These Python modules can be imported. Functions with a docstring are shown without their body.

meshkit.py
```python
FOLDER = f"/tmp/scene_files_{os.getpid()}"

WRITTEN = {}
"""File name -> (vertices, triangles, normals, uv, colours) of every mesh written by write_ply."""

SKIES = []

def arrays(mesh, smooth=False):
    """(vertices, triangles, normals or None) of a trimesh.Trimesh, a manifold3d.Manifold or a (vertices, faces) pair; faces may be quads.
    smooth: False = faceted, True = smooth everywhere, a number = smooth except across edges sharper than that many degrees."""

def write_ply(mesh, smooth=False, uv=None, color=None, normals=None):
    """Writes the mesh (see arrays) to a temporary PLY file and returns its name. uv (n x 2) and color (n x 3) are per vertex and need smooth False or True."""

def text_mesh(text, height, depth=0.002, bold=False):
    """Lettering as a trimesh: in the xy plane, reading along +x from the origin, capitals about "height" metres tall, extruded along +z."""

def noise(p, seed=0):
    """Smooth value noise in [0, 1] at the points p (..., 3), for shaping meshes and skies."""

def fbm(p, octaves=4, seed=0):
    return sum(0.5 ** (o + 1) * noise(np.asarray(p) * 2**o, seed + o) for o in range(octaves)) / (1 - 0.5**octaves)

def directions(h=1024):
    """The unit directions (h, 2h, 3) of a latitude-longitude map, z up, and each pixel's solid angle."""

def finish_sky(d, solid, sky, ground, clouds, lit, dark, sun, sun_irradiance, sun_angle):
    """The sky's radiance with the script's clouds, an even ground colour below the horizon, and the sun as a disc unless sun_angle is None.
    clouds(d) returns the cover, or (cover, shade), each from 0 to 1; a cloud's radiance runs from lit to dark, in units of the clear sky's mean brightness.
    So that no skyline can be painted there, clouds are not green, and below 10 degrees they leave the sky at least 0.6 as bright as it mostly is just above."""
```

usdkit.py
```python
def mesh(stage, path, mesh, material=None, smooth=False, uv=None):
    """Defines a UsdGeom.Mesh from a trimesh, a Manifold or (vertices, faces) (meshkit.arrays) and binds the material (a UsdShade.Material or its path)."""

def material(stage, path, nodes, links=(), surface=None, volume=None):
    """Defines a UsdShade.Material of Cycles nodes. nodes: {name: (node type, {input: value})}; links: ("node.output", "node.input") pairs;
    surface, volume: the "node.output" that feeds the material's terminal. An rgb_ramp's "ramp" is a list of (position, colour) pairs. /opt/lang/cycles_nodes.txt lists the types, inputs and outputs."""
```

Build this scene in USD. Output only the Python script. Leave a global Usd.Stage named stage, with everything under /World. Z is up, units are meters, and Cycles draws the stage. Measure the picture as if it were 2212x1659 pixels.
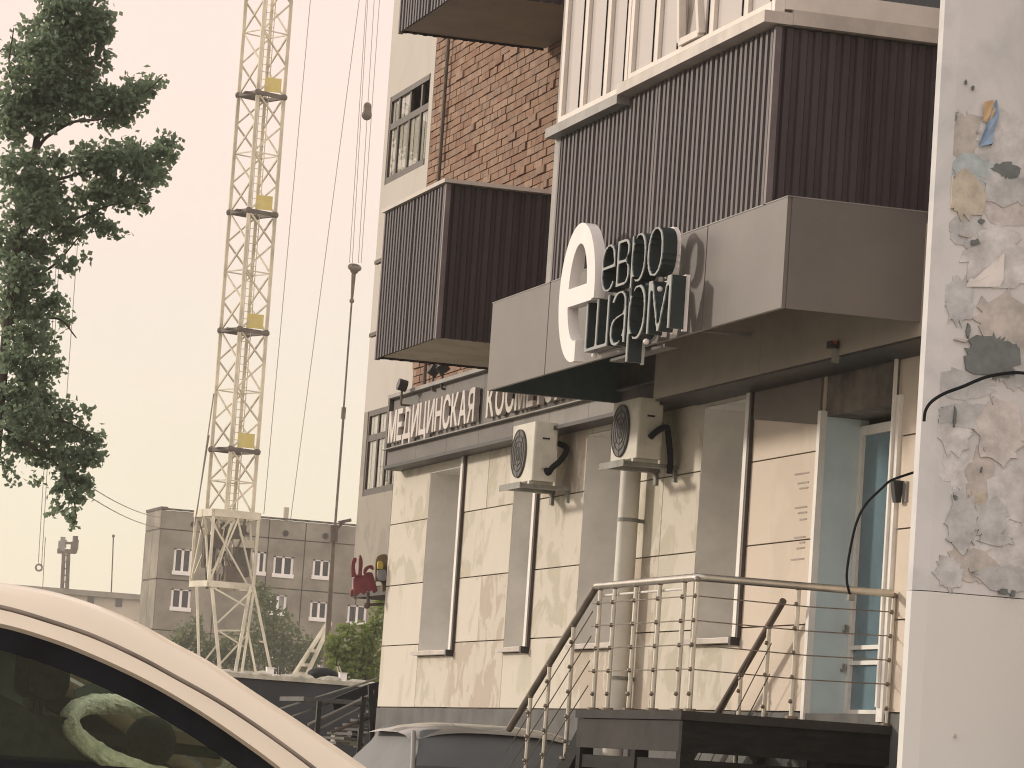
import math, random
import numpy as np, trimesh, usdkit, meshkit
from shapely.geometry import Polygon, box as sbox, Point
from shapely import affinity
from shapely.ops import unary_union
from pxr import Usd, UsdGeom, UsdLux, UsdShade, Gf, Sdf

random.seed(7); RNG = np.random.default_rng(7)
stage = Usd.Stage.CreateInMemory()
UsdGeom.SetStageUpAxis(stage, 'Z'); UsdGeom.SetStageMetersPerUnit(stage, 1.0)
UsdGeom.Xform.Define(stage, '/World'); UsdGeom.Scope.Define(stage, '/World/Looks')

# ---------------------------------------------------------------- camera
EYE = np.array([0, 0, 1.1])
FPX, CX, CY = 7954.8, 1106.0, 829.5            # a survey of the photograph, 2212 px wide
_vp = np.array([-2328, 2740]) / (4032 / 2212.0)
def _axes():
    d = np.array([(_vp[0]-CX)/FPX, -(_vp[1]-CY)/FPX, -1.0]); d /= np.linalg.norm(d)
    s = np.array([math.sin(math.radians(3.9)), math.cos(math.radians(3.9)), 0.0])
    u = s + np.array([0, 0, -(s@d)/d[2]]); u /= np.linalg.norm(u)
    return np.stack([np.cross(d, u), d, u])
ROT = _axes()                                     # world = ROT @ camera
cam = UsdGeom.Camera.Define(stage, '/World/camera')
m4 = np.eye(4); m4[:3, :3] = ROT.T; m4[3, :3] = EYE
cam.AddTransformOp().Set(Gf.Matrix4d(*m4.ravel().tolist()))
cam.CreateHorizontalApertureAttr(36.0); cam.CreateFocalLengthAttr(36.0*FPX/2212.0)
cam.CreateClippingRangeAttr(Gf.Vec2f(0.1, 5000.0)); cam.CreateExposureAttr(0.2)
cam.CreateFStopAttr(0.0)

# ---------------------------------------------------------------- sky and sun
SUN_AZ, SUN_EL = math.radians(-48.0), math.radians(16.0)        # atan2(x, y) of the direction towards the sun
SKY = usdkit.material(stage, '/World/Looks/evening_sky', {
    't': ('texture_coordinate', {}), 'x': ('separate_xyz', {}),
    'r': ('rgb_ramp', {'ramp': [(0.0, (.080, .072, .050)), (0.06, (.077, .0695, .053)), (0.12, (.076, .066, .057)), (0.2, (.086, .065, .0585)), (0.5, (.080, .070, .064)), (1.0, (.066, .062, .062))]}),
    'n': ('noise_texture', {'scale': 3.0, 'detail': 3.0}), 'nr': ('map_range', {'from_min': 0.3, 'from_max': 0.7, 'to_min': 112.0, 'to_max': 122.0}),
    'c': ('vector_math', {'math_type': 'scale'}),
    's': ('sky_texture', {'sky_type': 'single_scattering', 'sun_disc': False, 'sun_elevation': SUN_EL, 'sun_rotation': SUN_AZ, 'aerosol_density': 3.0}),
    'm': ('mix', {'mix_type': 'mix', 'fac': 0.95}), 'b': ('background_shader', {'strength': 0.1})},
    [('t.generated', 'x.vector'), ('x.z', 'r.fac'), ('t.generated', 'n.vector'), ('n.fac', 'nr.value'), ('r.color', 'c.vector1'), ('nr.result', 'c.scale'),
     ('s.color', 'm.color1'), ('c.vector', 'm.color2'), ('m.color', 'b.color')], surface='b.background')
dome = UsdLux.DomeLight.Define(stage, '/World/sky'); dome.CreateIntensityAttr(1.0)
UsdShade.MaterialBindingAPI.Apply(dome.GetPrim()).Bind(SKY)
dome.GetPrim().SetCustomDataByKey('kind', 'structure'); dome.GetPrim().SetCustomDataByKey('label', 'pale cream and pink hazy evening sky')
sun = UsdLux.DistantLight.Define(stage, '/World/sun')
sun.CreateNormalizeAttr(True); sun.CreateIntensityAttr(0.56); sun.CreateAngleAttr(5.0); sun.CreateColorAttr(Gf.Vec3f(1.0, 0.89, 0.75))
_d = np.array([math.sin(SUN_AZ)*math.cos(SUN_EL), math.cos(SUN_AZ)*math.cos(SUN_EL), math.sin(SUN_EL)])
_x = np.cross([0, 0, 1], _d); _x /= np.linalg.norm(_x); _y = np.cross(_d, _x)
m4 = np.eye(4); m4[0, :3], m4[1, :3], m4[2, :3] = _x, _y, _d; m4[3, :3] = (-80, 60, 60)
sun.AddTransformOp().Set(Gf.Matrix4d(*m4.ravel().tolist()))

# ---------------------------------------------------------------- helpers
def ray(px, py): return ROT @ np.array([(px-CX)/FPX, -(py-CY)/FPX, -1.0])
def atX(px, py, X): r = ray(px, py); return EYE + r*X/r[0]
def atY(px, py, Y): r = ray(px, py); return EYE + r*Y/r[1]
def proj(p):
    c = ROT.T @ (np.asarray(p, float)-EYE); return CX+FPX*c[0]/-c[2], CY-FPX*c[1]/-c[2]

used = {}
def path_for(parent, name):
    base = (parent if isinstance(parent, str) else str(parent.GetPath())) if parent is not None else '/World'
    k = used.setdefault(base+'/'+name, 0); used[base+'/'+name] += 1
    return f"{base}/{name}" + (f"_{k:03d}" if k else '')
def tag(p, label=None, cat=None, group=None, kind=None):
    p = p.GetPrim() if hasattr(p, 'GetPrim') else p
    for k, v in (('label', label), ('category', cat), ('group', group), ('kind', kind)):
        if v: p.SetCustomDataByKey(k, v)
    return p
def obj(name, mesh, mat, parent=None, smooth=False, label=None, kind=None):
    if isinstance(mesh, list): mesh = trimesh.util.concatenate(mesh)
    m = usdkit.mesh(stage, path_for(parent, name), mesh, mat, smooth=smooth)
    return tag(m.GetPrim(), label, None, None, kind)
def thing(name, label, cat, group=None, loc=None):
    x = UsdGeom.Xform.Define(stage, path_for(None, name))
    if loc is not None: x.AddTranslateOp().Set(Gf.Vec3d(*map(float, loc)))
    return tag(x.GetPrim(), label, cat, group)

def bx(x0, x1, y0, y1, z0, z1):
    b = trimesh.creation.box([abs(x1-x0), abs(y1-y0), abs(z1-z0)]); b.apply_translation([(x0+x1)/2, (y0+y1)/2, (z0+z1)/2]); return b
def sheet_x(x, y0, y1, z0, z1):
    return trimesh.Trimesh([[x, y0, z0], [x, y1, z0], [x, y1, z1], [x, y0, z1]], [[0, 2, 1], [0, 3, 2]], process=False)
def _frame(p, q):
    d = np.asarray(q, float)-np.asarray(p, float); L = np.linalg.norm(d); d /= L
    a = np.array([0, 0, 1.0]) if abs(d[2]) < .95 else np.array([0, 1.0, 0])
    s = np.cross(a, d); s /= np.linalg.norm(s); return d, s, np.cross(d, s), L
def bar(p, q, w, h=None):
    h = h or w; d, s, u, L = _frame(p, q); b = trimesh.creation.box([w, h, L])
    T = np.eye(4); T[:3, 0], T[:3, 1], T[:3, 2], T[:3, 3] = s, u, d, (np.asarray(p, float)+np.asarray(q, float))/2
    b.apply_transform(T); return b
def path_tube(pts, r, n=8):
    P = np.asarray(pts, float); rs = np.full(len(P), r) if np.ndim(r) == 0 else np.asarray(r, float); V = []; s = None
    for i in range(len(P)):
        t = P[min(i+1, len(P)-1)]-P[max(i-1, 0)]; t /= np.linalg.norm(t)
        if s is None: s = np.cross([0, 0, 1.0] if abs(t[2]) < .9 else [0, 1.0, 0], t)
        s = s-(s@t)*t; s /= np.linalg.norm(s); u = np.cross(t, s)
        for k in range(n):
            a = 2*math.pi*k/n; V.append(P[i]+rs[i]*(math.cos(a)*s+math.sin(a)*u))
    F = []
    for i in range(len(P)-1):
        for k in range(n):
            a, b = i*n+k, i*n+(k+1) % n; F += [[a, b, b+n], [a, b+n, a+n]]
    for k in range(1, n-1): F += [[0, k+1, k], [(len(P)-1)*n, (len(P)-1)*n+k, (len(P)-1)*n+k+1]]
    return trimesh.Trimesh(np.array(V), np.array(F), process=False)
def tube(p, q, r, n=8): return path_tube([p, q], r, n)
def ball(c, r, sub=1):
    b = trimesh.creation.icosphere(sub, r); b.apply_translation(c); return b
def prism_y(poly, y0, y1):                    # polygon in (x, z), extruded from y0 to y1
    m = trimesh.creation.extrude_polygon(poly, abs(y1-y0)); v = m.vertices.copy()
    m.vertices = np.stack([v[:, 0], max(y0, y1)-v[:, 2], v[:, 1]], 1); return m
def prism_x(poly, x0, x1):                    # polygon in (-y, z), extruded from x1 back to x0 (front faces -x)
    m = trimesh.creation.extrude_polygon(poly, abs(x1-x0)); v = m.vertices.copy()
    m.vertices = np.stack([max(x0, x1)-v[:, 2], -v[:, 0], v[:, 1]], 1); return m
def smooth_curve(pts, n=6):
    P = np.asarray(pts, float); P = np.vstack([2*P[0]-P[1], P, 2*P[-1]-P[-2]]); out = []
    for i in range(1, len(P)-2):
        for t in np.linspace(0, 1, n, endpoint=False):
            a, b, c, d = P[i-1:i+3]; out.append(.5*((2*b)+(c-a)*t+(2*a-5*b+4*c-d)*t*t+(3*b-a-3*c+d)*t**3))
    return np.array(out+[P[-2]])

# ---------------------------------------------------------------- materials
def mat(name, col, rough=.75, var=.12, scale=4.0, bump=.0, bscale=60., metallic=0., spec=.5, col2=None, lo=.35, hi=.65, stretch=(1, 1, 1), coat=0.):
    c = np.array(col, float); c2 = np.array(col2, float) if col2 is not None else c*(1-2*var); c1 = c if col2 is not None else np.minimum(c*(1+var), 1)
    nodes = {'g': ('geometry', {}), 'mp': ('mapping', {'scale': stretch}), 'n': ('noise_texture', {'scale': scale, 'detail': 6.0, 'roughness': .62}),
             'r': ('rgb_ramp', {'ramp': [(lo, tuple(c2)), (hi, tuple(c1))]}),
             'p': ('principled_bsdf', {'roughness': rough, 'metallic': metallic, 'specular_ior_level': spec, 'coat_weight': coat})}
    links = [('g.position', 'mp.vector'), ('mp.vector', 'n.vector'), ('n.fac', 'r.fac'), ('r.color', 'p.base_color')]
    if bump:
        nodes['bn'] = ('noise_texture', {'scale': bscale, 'detail': 4.0}); nodes['b'] = ('bump', {'strength': bump, 'distance': .01})
        links += [('g.position', 'bn.vector'), ('bn.fac', 'b.height'), ('b.normal', 'p.normal')]
    return usdkit.material(stage, '/World/Looks/'+name, nodes, links, surface='p.BSDF')
def glass_mat(name, tint, ior=1.5, rough=.02, glossy=(1, 1, 1)):
    return usdkit.material(stage, '/World/Looks/'+name, {'f': ('fresnel', {'IOR': ior}), 't': ('transparent_bsdf', {'color': tint}), 'g': ('glossy_bsdf', {'color': glossy, 'roughness': rough}), 'm': ('mix_closure', {})},
                           [('f.fac', 'm.fac'), ('t.BSDF', 'm.closure1'), ('g.BSDF', 'm.closure2')], surface='m.closure')
def leaf_mat(name, c1, c2, trans, scale=1.2):
    return usdkit.material(stage, '/World/Looks/'+name, {'g': ('geometry', {}), 'n': ('noise_texture', {'scale': scale, 'detail': 3.0}), 'w': ('math', {'math_type': 'multiply_add', 'value2': .5, 'value3': 0.0}),
        'a': ('math', {'math_type': 'multiply_add', 'value2': .55}), 'r': ('rgb_ramp', {'ramp': [(.2, c1), (.75, c2)]}),
        'p': ('principled_bsdf', {'roughness': .6}), 'tr': ('translucent_bsdf', {'color': trans}), 'm': ('mix_closure', {'fac': .42})},
        [('g.position', 'n.vector'), ('g.random_per_island', 'w.value1'), ('n.fac', 'a.value1'), ('w.value', 'a.value3'), ('a.value', 'r.fac'), ('r.color', 'p.base_color'), ('p.BSDF', 'm.closure1'), ('tr.BSDF', 'm.closure2')], surface='m.closure')

def stained(name, base, stain, stain2, s1=1.6, s2=5.0, stretch=(1, 1, .55), lo=.5, hi=.56):
    return usdkit.material(stage, '/World/Looks/'+name, {
        'g': ('geometry', {}), 'mp': ('mapping', {'scale': stretch}), 'n1': ('noise_texture', {'scale': s1, 'detail': 5.0, 'roughness': .6, 'distortion': .6}), 'n2': ('noise_texture', {'scale': s2, 'detail': 6.0}),
        'r1': ('rgb_ramp', {'ramp': [(lo, (0, 0, 0)), (hi, (1, 1, 1))]}), 'r2': ('rgb_ramp', {'ramp': [(.35, (0, 0, 0)), (.7, (1, 1, 1))]}),
        'm1': ('mix', {'color1': base, 'color2': stain}), 'm2': ('mix', {'color2': stain2}), 'h': ('math', {'math_type': 'multiply', 'value2': .35}),
        'bn': ('noise_texture', {'scale': 90.0, 'detail': 3.0}), 'b': ('bump', {'strength': .15, 'distance': .006}), 'p': ('principled_bsdf', {'roughness': .8})},
        [('g.position', 'mp.vector'), ('mp.vector', 'n1.vector'), ('mp.vector', 'n2.vector'), ('n1.fac', 'r1.fac'), ('n2.fac', 'r2.fac'), ('r1.color', 'm1.fac'), ('r2.color', 'h.value1'), ('h.value', 'm2.fac'),
         ('m1.color', 'm2.color1'), ('m2.color', 'p.base_color'), ('g.position', 'bn.vector'), ('bn.fac', 'b.height'), ('b.normal', 'p.normal')], surface='p.BSDF')

M = {}
M['tile'] = [stained('cladding_tile', (.61, .565, .485), (.49, .455, .36), (.56, .51, .40), s1=2.4, stretch=(1, 1, 1)), stained('cladding_tile_pale', (.635, .59, .51), (.54, .51, .41), (.60, .55, .44), s1=1.8, lo=.54, hi=.6, stretch=(1, 1, .8)),
             stained('cladding_tile_stained', (.59, .545, .465), (.46, .395, .32), (.52, .47, .37), s1=3.2, lo=.47, hi=.51, stretch=(1, 1, .8))]
M['tile_lit_pink'] = stained('cladding_tile_lit_rosy', (.68, .59, .49), (.62, .54, .445), (.64, .56, .46), lo=.56, hi=.66)  # pinkish light near the door is painted into this tile colour
M['render'] = stained('rough_grey_render', (.33, .30, .25), (.27, .245, .21), (.30, .27, .22))
M['cream'] = stained('cream_concrete', (.53, .49, .44), (.47, .43, .38), (.50, .46, .41), s1=.9, lo=.54, hi=.7)
M['brick'] = [mat('brick_ochre', (.29, .175, .115), .9, .12, 9, .3, 120), mat('brick_tan', (.33, .215, .15), .9, .12, 9, .3, 120), mat('brick_rust', (.255, .14, .09), .9, .12, 9, .3, 120), mat('brick_brown', (.27, .175, .125), .9, .12, 9, .3, 120)]
M['mortar'] = mat('mortar_joint', (.13, .095, .072), .95, .15, 20)
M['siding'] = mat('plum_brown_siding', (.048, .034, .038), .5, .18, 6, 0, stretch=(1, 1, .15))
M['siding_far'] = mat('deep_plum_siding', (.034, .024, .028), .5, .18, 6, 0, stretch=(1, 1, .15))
M['trim_plum'] = mat('plum_corner_trim', (.15, .12, .125), .45, .1, 6)
M['pvc'] = mat('white_window_plastic', (.72, .66, .60), .4, .05, 3)
M['ledge'] = mat('painted_ledge_metal', (.52, .47, .42), .45, .1, 3)
M['ledge_grey'] = mat('grey_ledge_metal', (.27, .26, .24), .45, .12, 3)
M['panel'] = mat('taupe_composite_panel', (.135, .121, .110), .4, .07, 1.2)
M['panel_shade'] = mat('brown_painted_shade', (.16, .135, .11), .6, .08, 1.5)
M['panel_dark'] = mat('dark_bronze_panel', (.054, .050, .044), .45, .06, 1.2)
M['bulk'] = mat('beige_bulkhead_panel', (.44, .39, .32), .55, .06, 1.2)
M['soffit_reflection'] = mat('teal_reflection_soffit_sheet', (.035, .075, .078), .5, .15, 2)  # teal reflection tint painted into the canopy lining colour
M['soffit_reflection2'] = mat('brown_soffit_sheet', (.22, .185, .14), .6, .1, 2)
M['concrete_soffit'] = stained('balcony_slab_underside', (.42, .37, .285), (.36, .31, .235), (.38, .34, .26))
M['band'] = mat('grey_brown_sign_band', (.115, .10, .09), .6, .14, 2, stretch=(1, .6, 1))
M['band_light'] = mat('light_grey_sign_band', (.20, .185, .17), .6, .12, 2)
M['jamb'] = mat('grey_painted_reveal', (.83, .81, .76), .7, .08, 1.5)
M['door_jamb'] = mat('pale_blue_door_leaf', (.58, .69, .72), .5, .06, 1.5)
M['white'] = mat('white_paint', (.82, .80, .75), .5, .06, 4)
M['brown_trim'] = mat('brown_metal_edging', (.065, .048, .040), .5, .15, 4)
M['dark'] = mat('near_black_paint', (.018, .017, .017), .5, .3, 6)
M['dark_wood'] = mat('dark_stained_boards', (.010, .0095, .009), .7, .35, 5, .2, 40, spec=.15, stretch=(1, 1, 6))
M['beam'] = mat('dark_painted_beam', (.030, .028, .026), .7, .2, 3, spec=.2)
M['dark_grey'] = mat('dark_grey_plinth', (.115, .115, .11), .8, .15, 2.5, .2, 60)
M['curtain'] = mat('window_curtain', (.80, .76, .70), .9, .12, 9, stretch=(1, 1, .1))
M['interior'] = mat('dim_room_wall', (.12, .11, .10), .9, .2, 2)
M['pane'] = glass_mat('window_glass', (.90, .92, .90), 1.4)
M['pane_blue'] = mat('door_glass_blue_grey', (.14, .22, .26), .12, .12, 1.2)
M['pane_milk'] = usdkit.material(stage, '/World/Looks/hazy_window_glass', {'f': ('fresnel', {'IOR': 1.35}), 'p': ('principled_bsdf', {'base_color': (.43, .39, .36), 'roughness': .5}), 'g': ('glossy_bsdf', {'roughness': .06}), 'm': ('mix_closure', {})},
                                 [('f.fac', 'm.fac'), ('p.BSDF', 'm.closure1'), ('g.BSDF', 'm.closure2')], surface='m.closure')
M['sign_white'] = mat('white_sign_acrylic', (.86, .82, .79), .35, .03, 3)
M['sign_edge'] = mat('sign_letter_black_side', (.012, .022, .023), .4, .2, 5)
M['sign_face'] = mat('sign_letter_grey_face', (.27, .29, .28), .4, .05, 5)
M['sign_face2'] = mat('sign_back_plate_grey', (.50, .50, .48), .4, .05, 5)
M['med_letter'] = mat('pale_sign_letter', (.60, .55, .51), .55, .08, 4)
M['ac'] = mat('aged_white_casing', (.66, .63, .54), .5, .08, 3)
M['ac_grille'] = mat('dark_fan_grille', (.075, .072, .07), .6, .15, 8)
M['steel'] = mat('brushed_steel', (.55, .52, .46), .32, .08, 6, metallic=.85)
M['steel_dark'] = mat('weathered_steel', (.20, .165, .13), .4, .15, 6, metallic=.5)
M['galv'] = mat('weathered_bracket_steel', (.25, .25, .22), .55, .15, 6)
M['pipe'] = mat('pale_drain_pipe', (.62, .60, .53), .5, .07, 2)
M['rubber'] = mat('black_rubber', (.010, .012, .015), .7, .2, 6, spec=.12)
M['yellow'] = mat('faded_crane_yellow', (.60, .54, .41), .6, .15, .8)
M['yellow2'] = mat('pale_crane_yellow', (.64, .60, .47), .55, .14, .6)
M['yellow_plate'] = mat('crane_plate_yellow', (.60, .49, .15), .5, .06, 1)
M['rust'] = mat('dark_rusty_steel', (.11, .08, .06), .7, .25, 2)
M['rope'] = mat('steel_rope', (.22, .18, .15), .6, .1, 2)
M['panel_far'] = mat('aggregate_concrete_panel', (.27, .245, .20), .9, .16, .5)
M['panel_far2'] = mat('pale_concrete_panel', (.50, .45, .36), .9, .08, .3)
M['grout'] = mat('grey_brown_grout', (.17, .15, .125), .9, .25, 3)
M['joint'] = mat('dark_panel_joint', (.10, .088, .07), .9, .2, 1)
M['far_glass'] = mat('dark_far_window', (.035, .035, .045), .15, .3, .4)
M['bark'] = mat('grey_brown_bark', (.06, .048, .038), .9, .3, 6, .5, 30)
M['leaf'] = leaf_mat('poplar_leaf', (.08, .135, .085), (.18, .245, .15), (.32, .40, .25))
M['bush'] = leaf_mat('bush_leaf_bright', (.13, .19, .05), (.26, .33, .10), (.28, .34, .08), .35)
M['bush_dark'] = leaf_mat('bush_leaf_dark', (.08, .12, .05), (.16, .21, .095), (.20, .24, .09), .25)
M['asphalt'] = mat('asphalt', (.10, .097, .092), .9, .2, 1.5, .3, 80)
M['paving'] = mat('grey_paving', (.36, .345, .32), .9, .15, 2, .3, 60)
M['soil'] = mat('dry_ground', (.28, .26, .21), .95, .25, .3)
M['car_cream'] = mat('cream_white_car_paint', (.66, .575, .45), .28, .02, 2, coat=.4)
M['car_pale'] = mat('pale_beige_car_paint', (.20, .195, .175), .4, .03, 2, coat=.5)
M['car_glass'] = glass_mat('tinted_car_glass', (.88, .92, .85), 1.25, .0)
M['car_glass2'] = mat('tinted_rear_glass', (.105, .115, .12), .55, .1, 1)
M['seat'] = mat('dark_seat_cloth', (.016, .021, .021), .9, .2, 12)
M['seat_mid'] = mat('grey_green_trim', (.085, .11, .10), .9, .15, 8)
M['fur'] = mat('pale_green_fluffy_cover', (.88, .95, .76), .95, .12, 40, .8, 90)
M['red_sign'] = mat('dark_red_sign_board', (.17, .035, .045), .6, .25, 5)
M['beer'] = mat('beer_yellow', (.55, .43, .08), .5, .1, 4)
M['mug'] = mat('mug_grey_glass', (.32, .32, .32), .4, .1, 4)
M['wood'] = mat('brown_sign_board', (.22, .16, .08), .7, .2, 4)
M['navy'] = mat('dark_navy_container', (.014, .019, .028), .5, .3, 1.5)
M['rubble'] = mat('pale_rubble', (.46, .44, .36), .9, .15, 3)
M['plaster'] = stained('patchy_grey_plaster', (.65, .64, .635), (.53, .54, .545), (.69, .685, .68), s1=1.7, s2=7.0, lo=.44, hi=.62, stretch=(1, 1, 1))
M['plaster_low'] = stained('cream_painted_base', (.69, .69, .66), (.655, .655, .625), (.67, .67, .64), s1=.8, lo=.5, hi=.7)
M['paste'] = [mat(n, c, .85, .14, 7, .35, 45) for n, c in (('paste_grey', (.53, .54, .545)), ('paste_pale', (.65, .645, .645)), ('paste_ochre', (.53, .485, .40)), ('paste_blue', (.48, .55, .575)), ('paste_taupe', (.52, .485, .455)), ('paste_dark', (.17, .19, .19)), ('paste_rosy', (.61, .575, .555)))]
M['paper'] = mat('torn_white_paper', (.78, .75, .72), .8, .05, 6)
M['paper_blue'] = mat('torn_blue_paper', (.30, .42, .58), .8, .12, 8)
M['paper_orange'] = mat('torn_orange_paper', (.62, .44, .25), .8, .12, 8)
M['print'] = mat('faint_grey_print', (.40, .335, .285), .8, .1, 8)
M['red'] = mat('red_led_cap', (.45, .03, .03), .4, .1, 5)

# ---------------------------------------------------------------- ground
tag(obj('ground', bx(-900, 900, -200, 1500, -.5, 0), M['soil']), 'bare flat ground reaching to the horizon', None, None, 'structure')
tag(obj('road', bx(-6, 5.6, -40, 160, 0, .004), M['asphalt']), 'asphalt road in front of the apartment block', None, None, 'structure')
tag(obj('pavement', bx(5.6, 9.55, -40, 60, 0, .12), M['paving']), 'grey pavement along the clinic wall', None, None, 'structure')

# ---------------------------------------------------------------- apartment block
XW, XC, XB = 9.72, 9.60, 8.25
B = thing('apartment_building', 'brown balconied apartment block with cream tiled shops on its ground floor', 'apartment building')
Y0, Y1 = 19.0, 38.95
walls = [bx(XW, XW+.5, Y0, 36.98, 4.12, 12)]                      # behind the bricks (bricks sit 12 mm proud)
far0, far1 = 36.98, Y1
uw, lw = (37.12, 38.80, 7.38, 8.36), (37.35, 38.78, 3.95, 4.88)
cz = [bx(XW-.02, XW+.5, far0, far1, 8.36, 12), bx(XW-.02, XW+.5, far0, far1, 4.88, 7.38)]
for a in (uw,): cz += [bx(XW-.02, XW+.5, far0, a[0], a[2], a[3]), bx(XW-.02, XW+.5, a[1], far1, a[2], a[3])]
obj('brick_backing', walls, M['mortar'], B)
obj('concrete_wall', cz, M['cream'], B)
obj('rendered_wall', [bx(XW-.02, XW+.5, far0, far1, 2.95, 3.95), bx(XW-.02, XW+.5, far0, lw[0], 3.95, 4.88), bx(XW-.02, XW+.5, lw[1], far1, 3.95, 4.88)], M['render'], B)
obj('roof_slab', bx(XW-.1, XW+9, Y0, Y1+.05, 12, 12.25), M['joint'], B)
obj('inner_wall', [bx(XW+1.2, XW+1.4, Y0, Y1, 0, 12), bx(XW+.5, XW+9, Y1-.3, Y1, 2.95, 12), bx(XW+.1, XW+9, 36.8, 37.07, 0, 2.84), bx(XW-.015, XW+9, 36.99, Y1-.01, 2.85, 2.945), bx(XW+.5, XW+1.2, Y0, Y0+.2, 0, 12), bx(XW+9-.3, XW+9, Y0, Y1-.3, 0, 12)], M['interior'], B)

def grid_window(y0, y1, z0, z1, x, cols, transom, dark_cols=()):
    w = obj('window', [bx(x-.012, x+.05, y0, y0+.05, z0, z1), bx(x-.012, x+.05, y1-.05, y1, z0, z1), bx(x-.02, x+.05, y0+.05, y1-.05, z0, z0+.07), bx(x-.02, x+.05, y0+.05, y1-.05, z1-.06, z1),
                       bx(x-.010, x+.02, y0+.05, y1-.05, transom-.035, transom+.035)] +
            [bx(x-.007, x+.02, y0+(y1-y0)*c-.03, y0+(y1-y0)*c+.03, z0+.07, z1-.06) for c in cols], M['brown_trim'], B)
    edges = [0]+list(cols)+[1]
    for i in range(len(edges)-1):
        a, b = y0+(y1-y0)*edges[i]+.03, y0+(y1-y0)*edges[i+1]-.03
        for lo, hi, k in ((z0+.07, transom-.035, 0), (transom+.035, z1-.06, 1)):
            if (i, k) not in dark_cols:
                obj('pane', sheet_x(x+.004, a, b, lo, hi), M['pane'], w)
                n = 3
                for q in range(n): obj('curtain_fold', bx(x+.014+.006*(q % 2), x+.018+.006*(q % 2), a+(b-a)*q/n+.006, a+(b-a)*(q+1)/n-.002, lo, hi), M['curtain'], w)
grid_window(uw[0], uw[1], uw[2], uw[3], XW, (.22, .5, .78), 8.02, {(0, 1), (1, 1)})
grid_window(lw[0], lw[1], lw[2], lw[3], XW, (.25, .45, .7), 4.58)

# bricks: upper wall between the two far balconies, each brick its own piece
cand = []
course, blen = .0785, .262
for r in range(int((8.75-4.86)/course)):
    z = 4.88+r*course
    k = 0; y = 36.97
    header = (r % 6 == 3)
    step = .135 if header else blen
    y -= (.13 if r % 2 else 0)
    if r % 2: cand.append((y+.005, 36.965, z, r))
    while y > 26.6:
        cand.append((y-step+.011, y, z, r)); y -= step
vis = []
for c in cand:
    px, py = proj((XW, (c[0]+c[1])/2, c[2])); vis.append(925 < px < 1222 and 70 < py < 420 and c[2] > 6.1)
order = sorted([i for i in range(len(cand)) if vis[i]], key=lambda i: cand[i][0])
single = set(order[:300]); rest = [[], [], [], []]
for i, (a, b, z, r) in enumerate(cand):
    d = RNG.uniform(.012, .024); mk = int(RNG.choice(4, p=[.34, .30, .16, .20]))
    if RNG.random() < .04: d = .034
    m = bx(XW-d, XW+.02, a, b, z, z+course-.011)
    if i in single: obj('brick', m, M['brick'][mk], B)
    else: rest[mk].append(m)
for k in range(4): obj('bricks', rest[k], M['brick'][k], B, kind='stuff')
obj('gas_pipe', tube((XW-.06, 36.35, 4.9), (XW-.06, 36.35, 9.3), .02), M['rust'], B)

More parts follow.
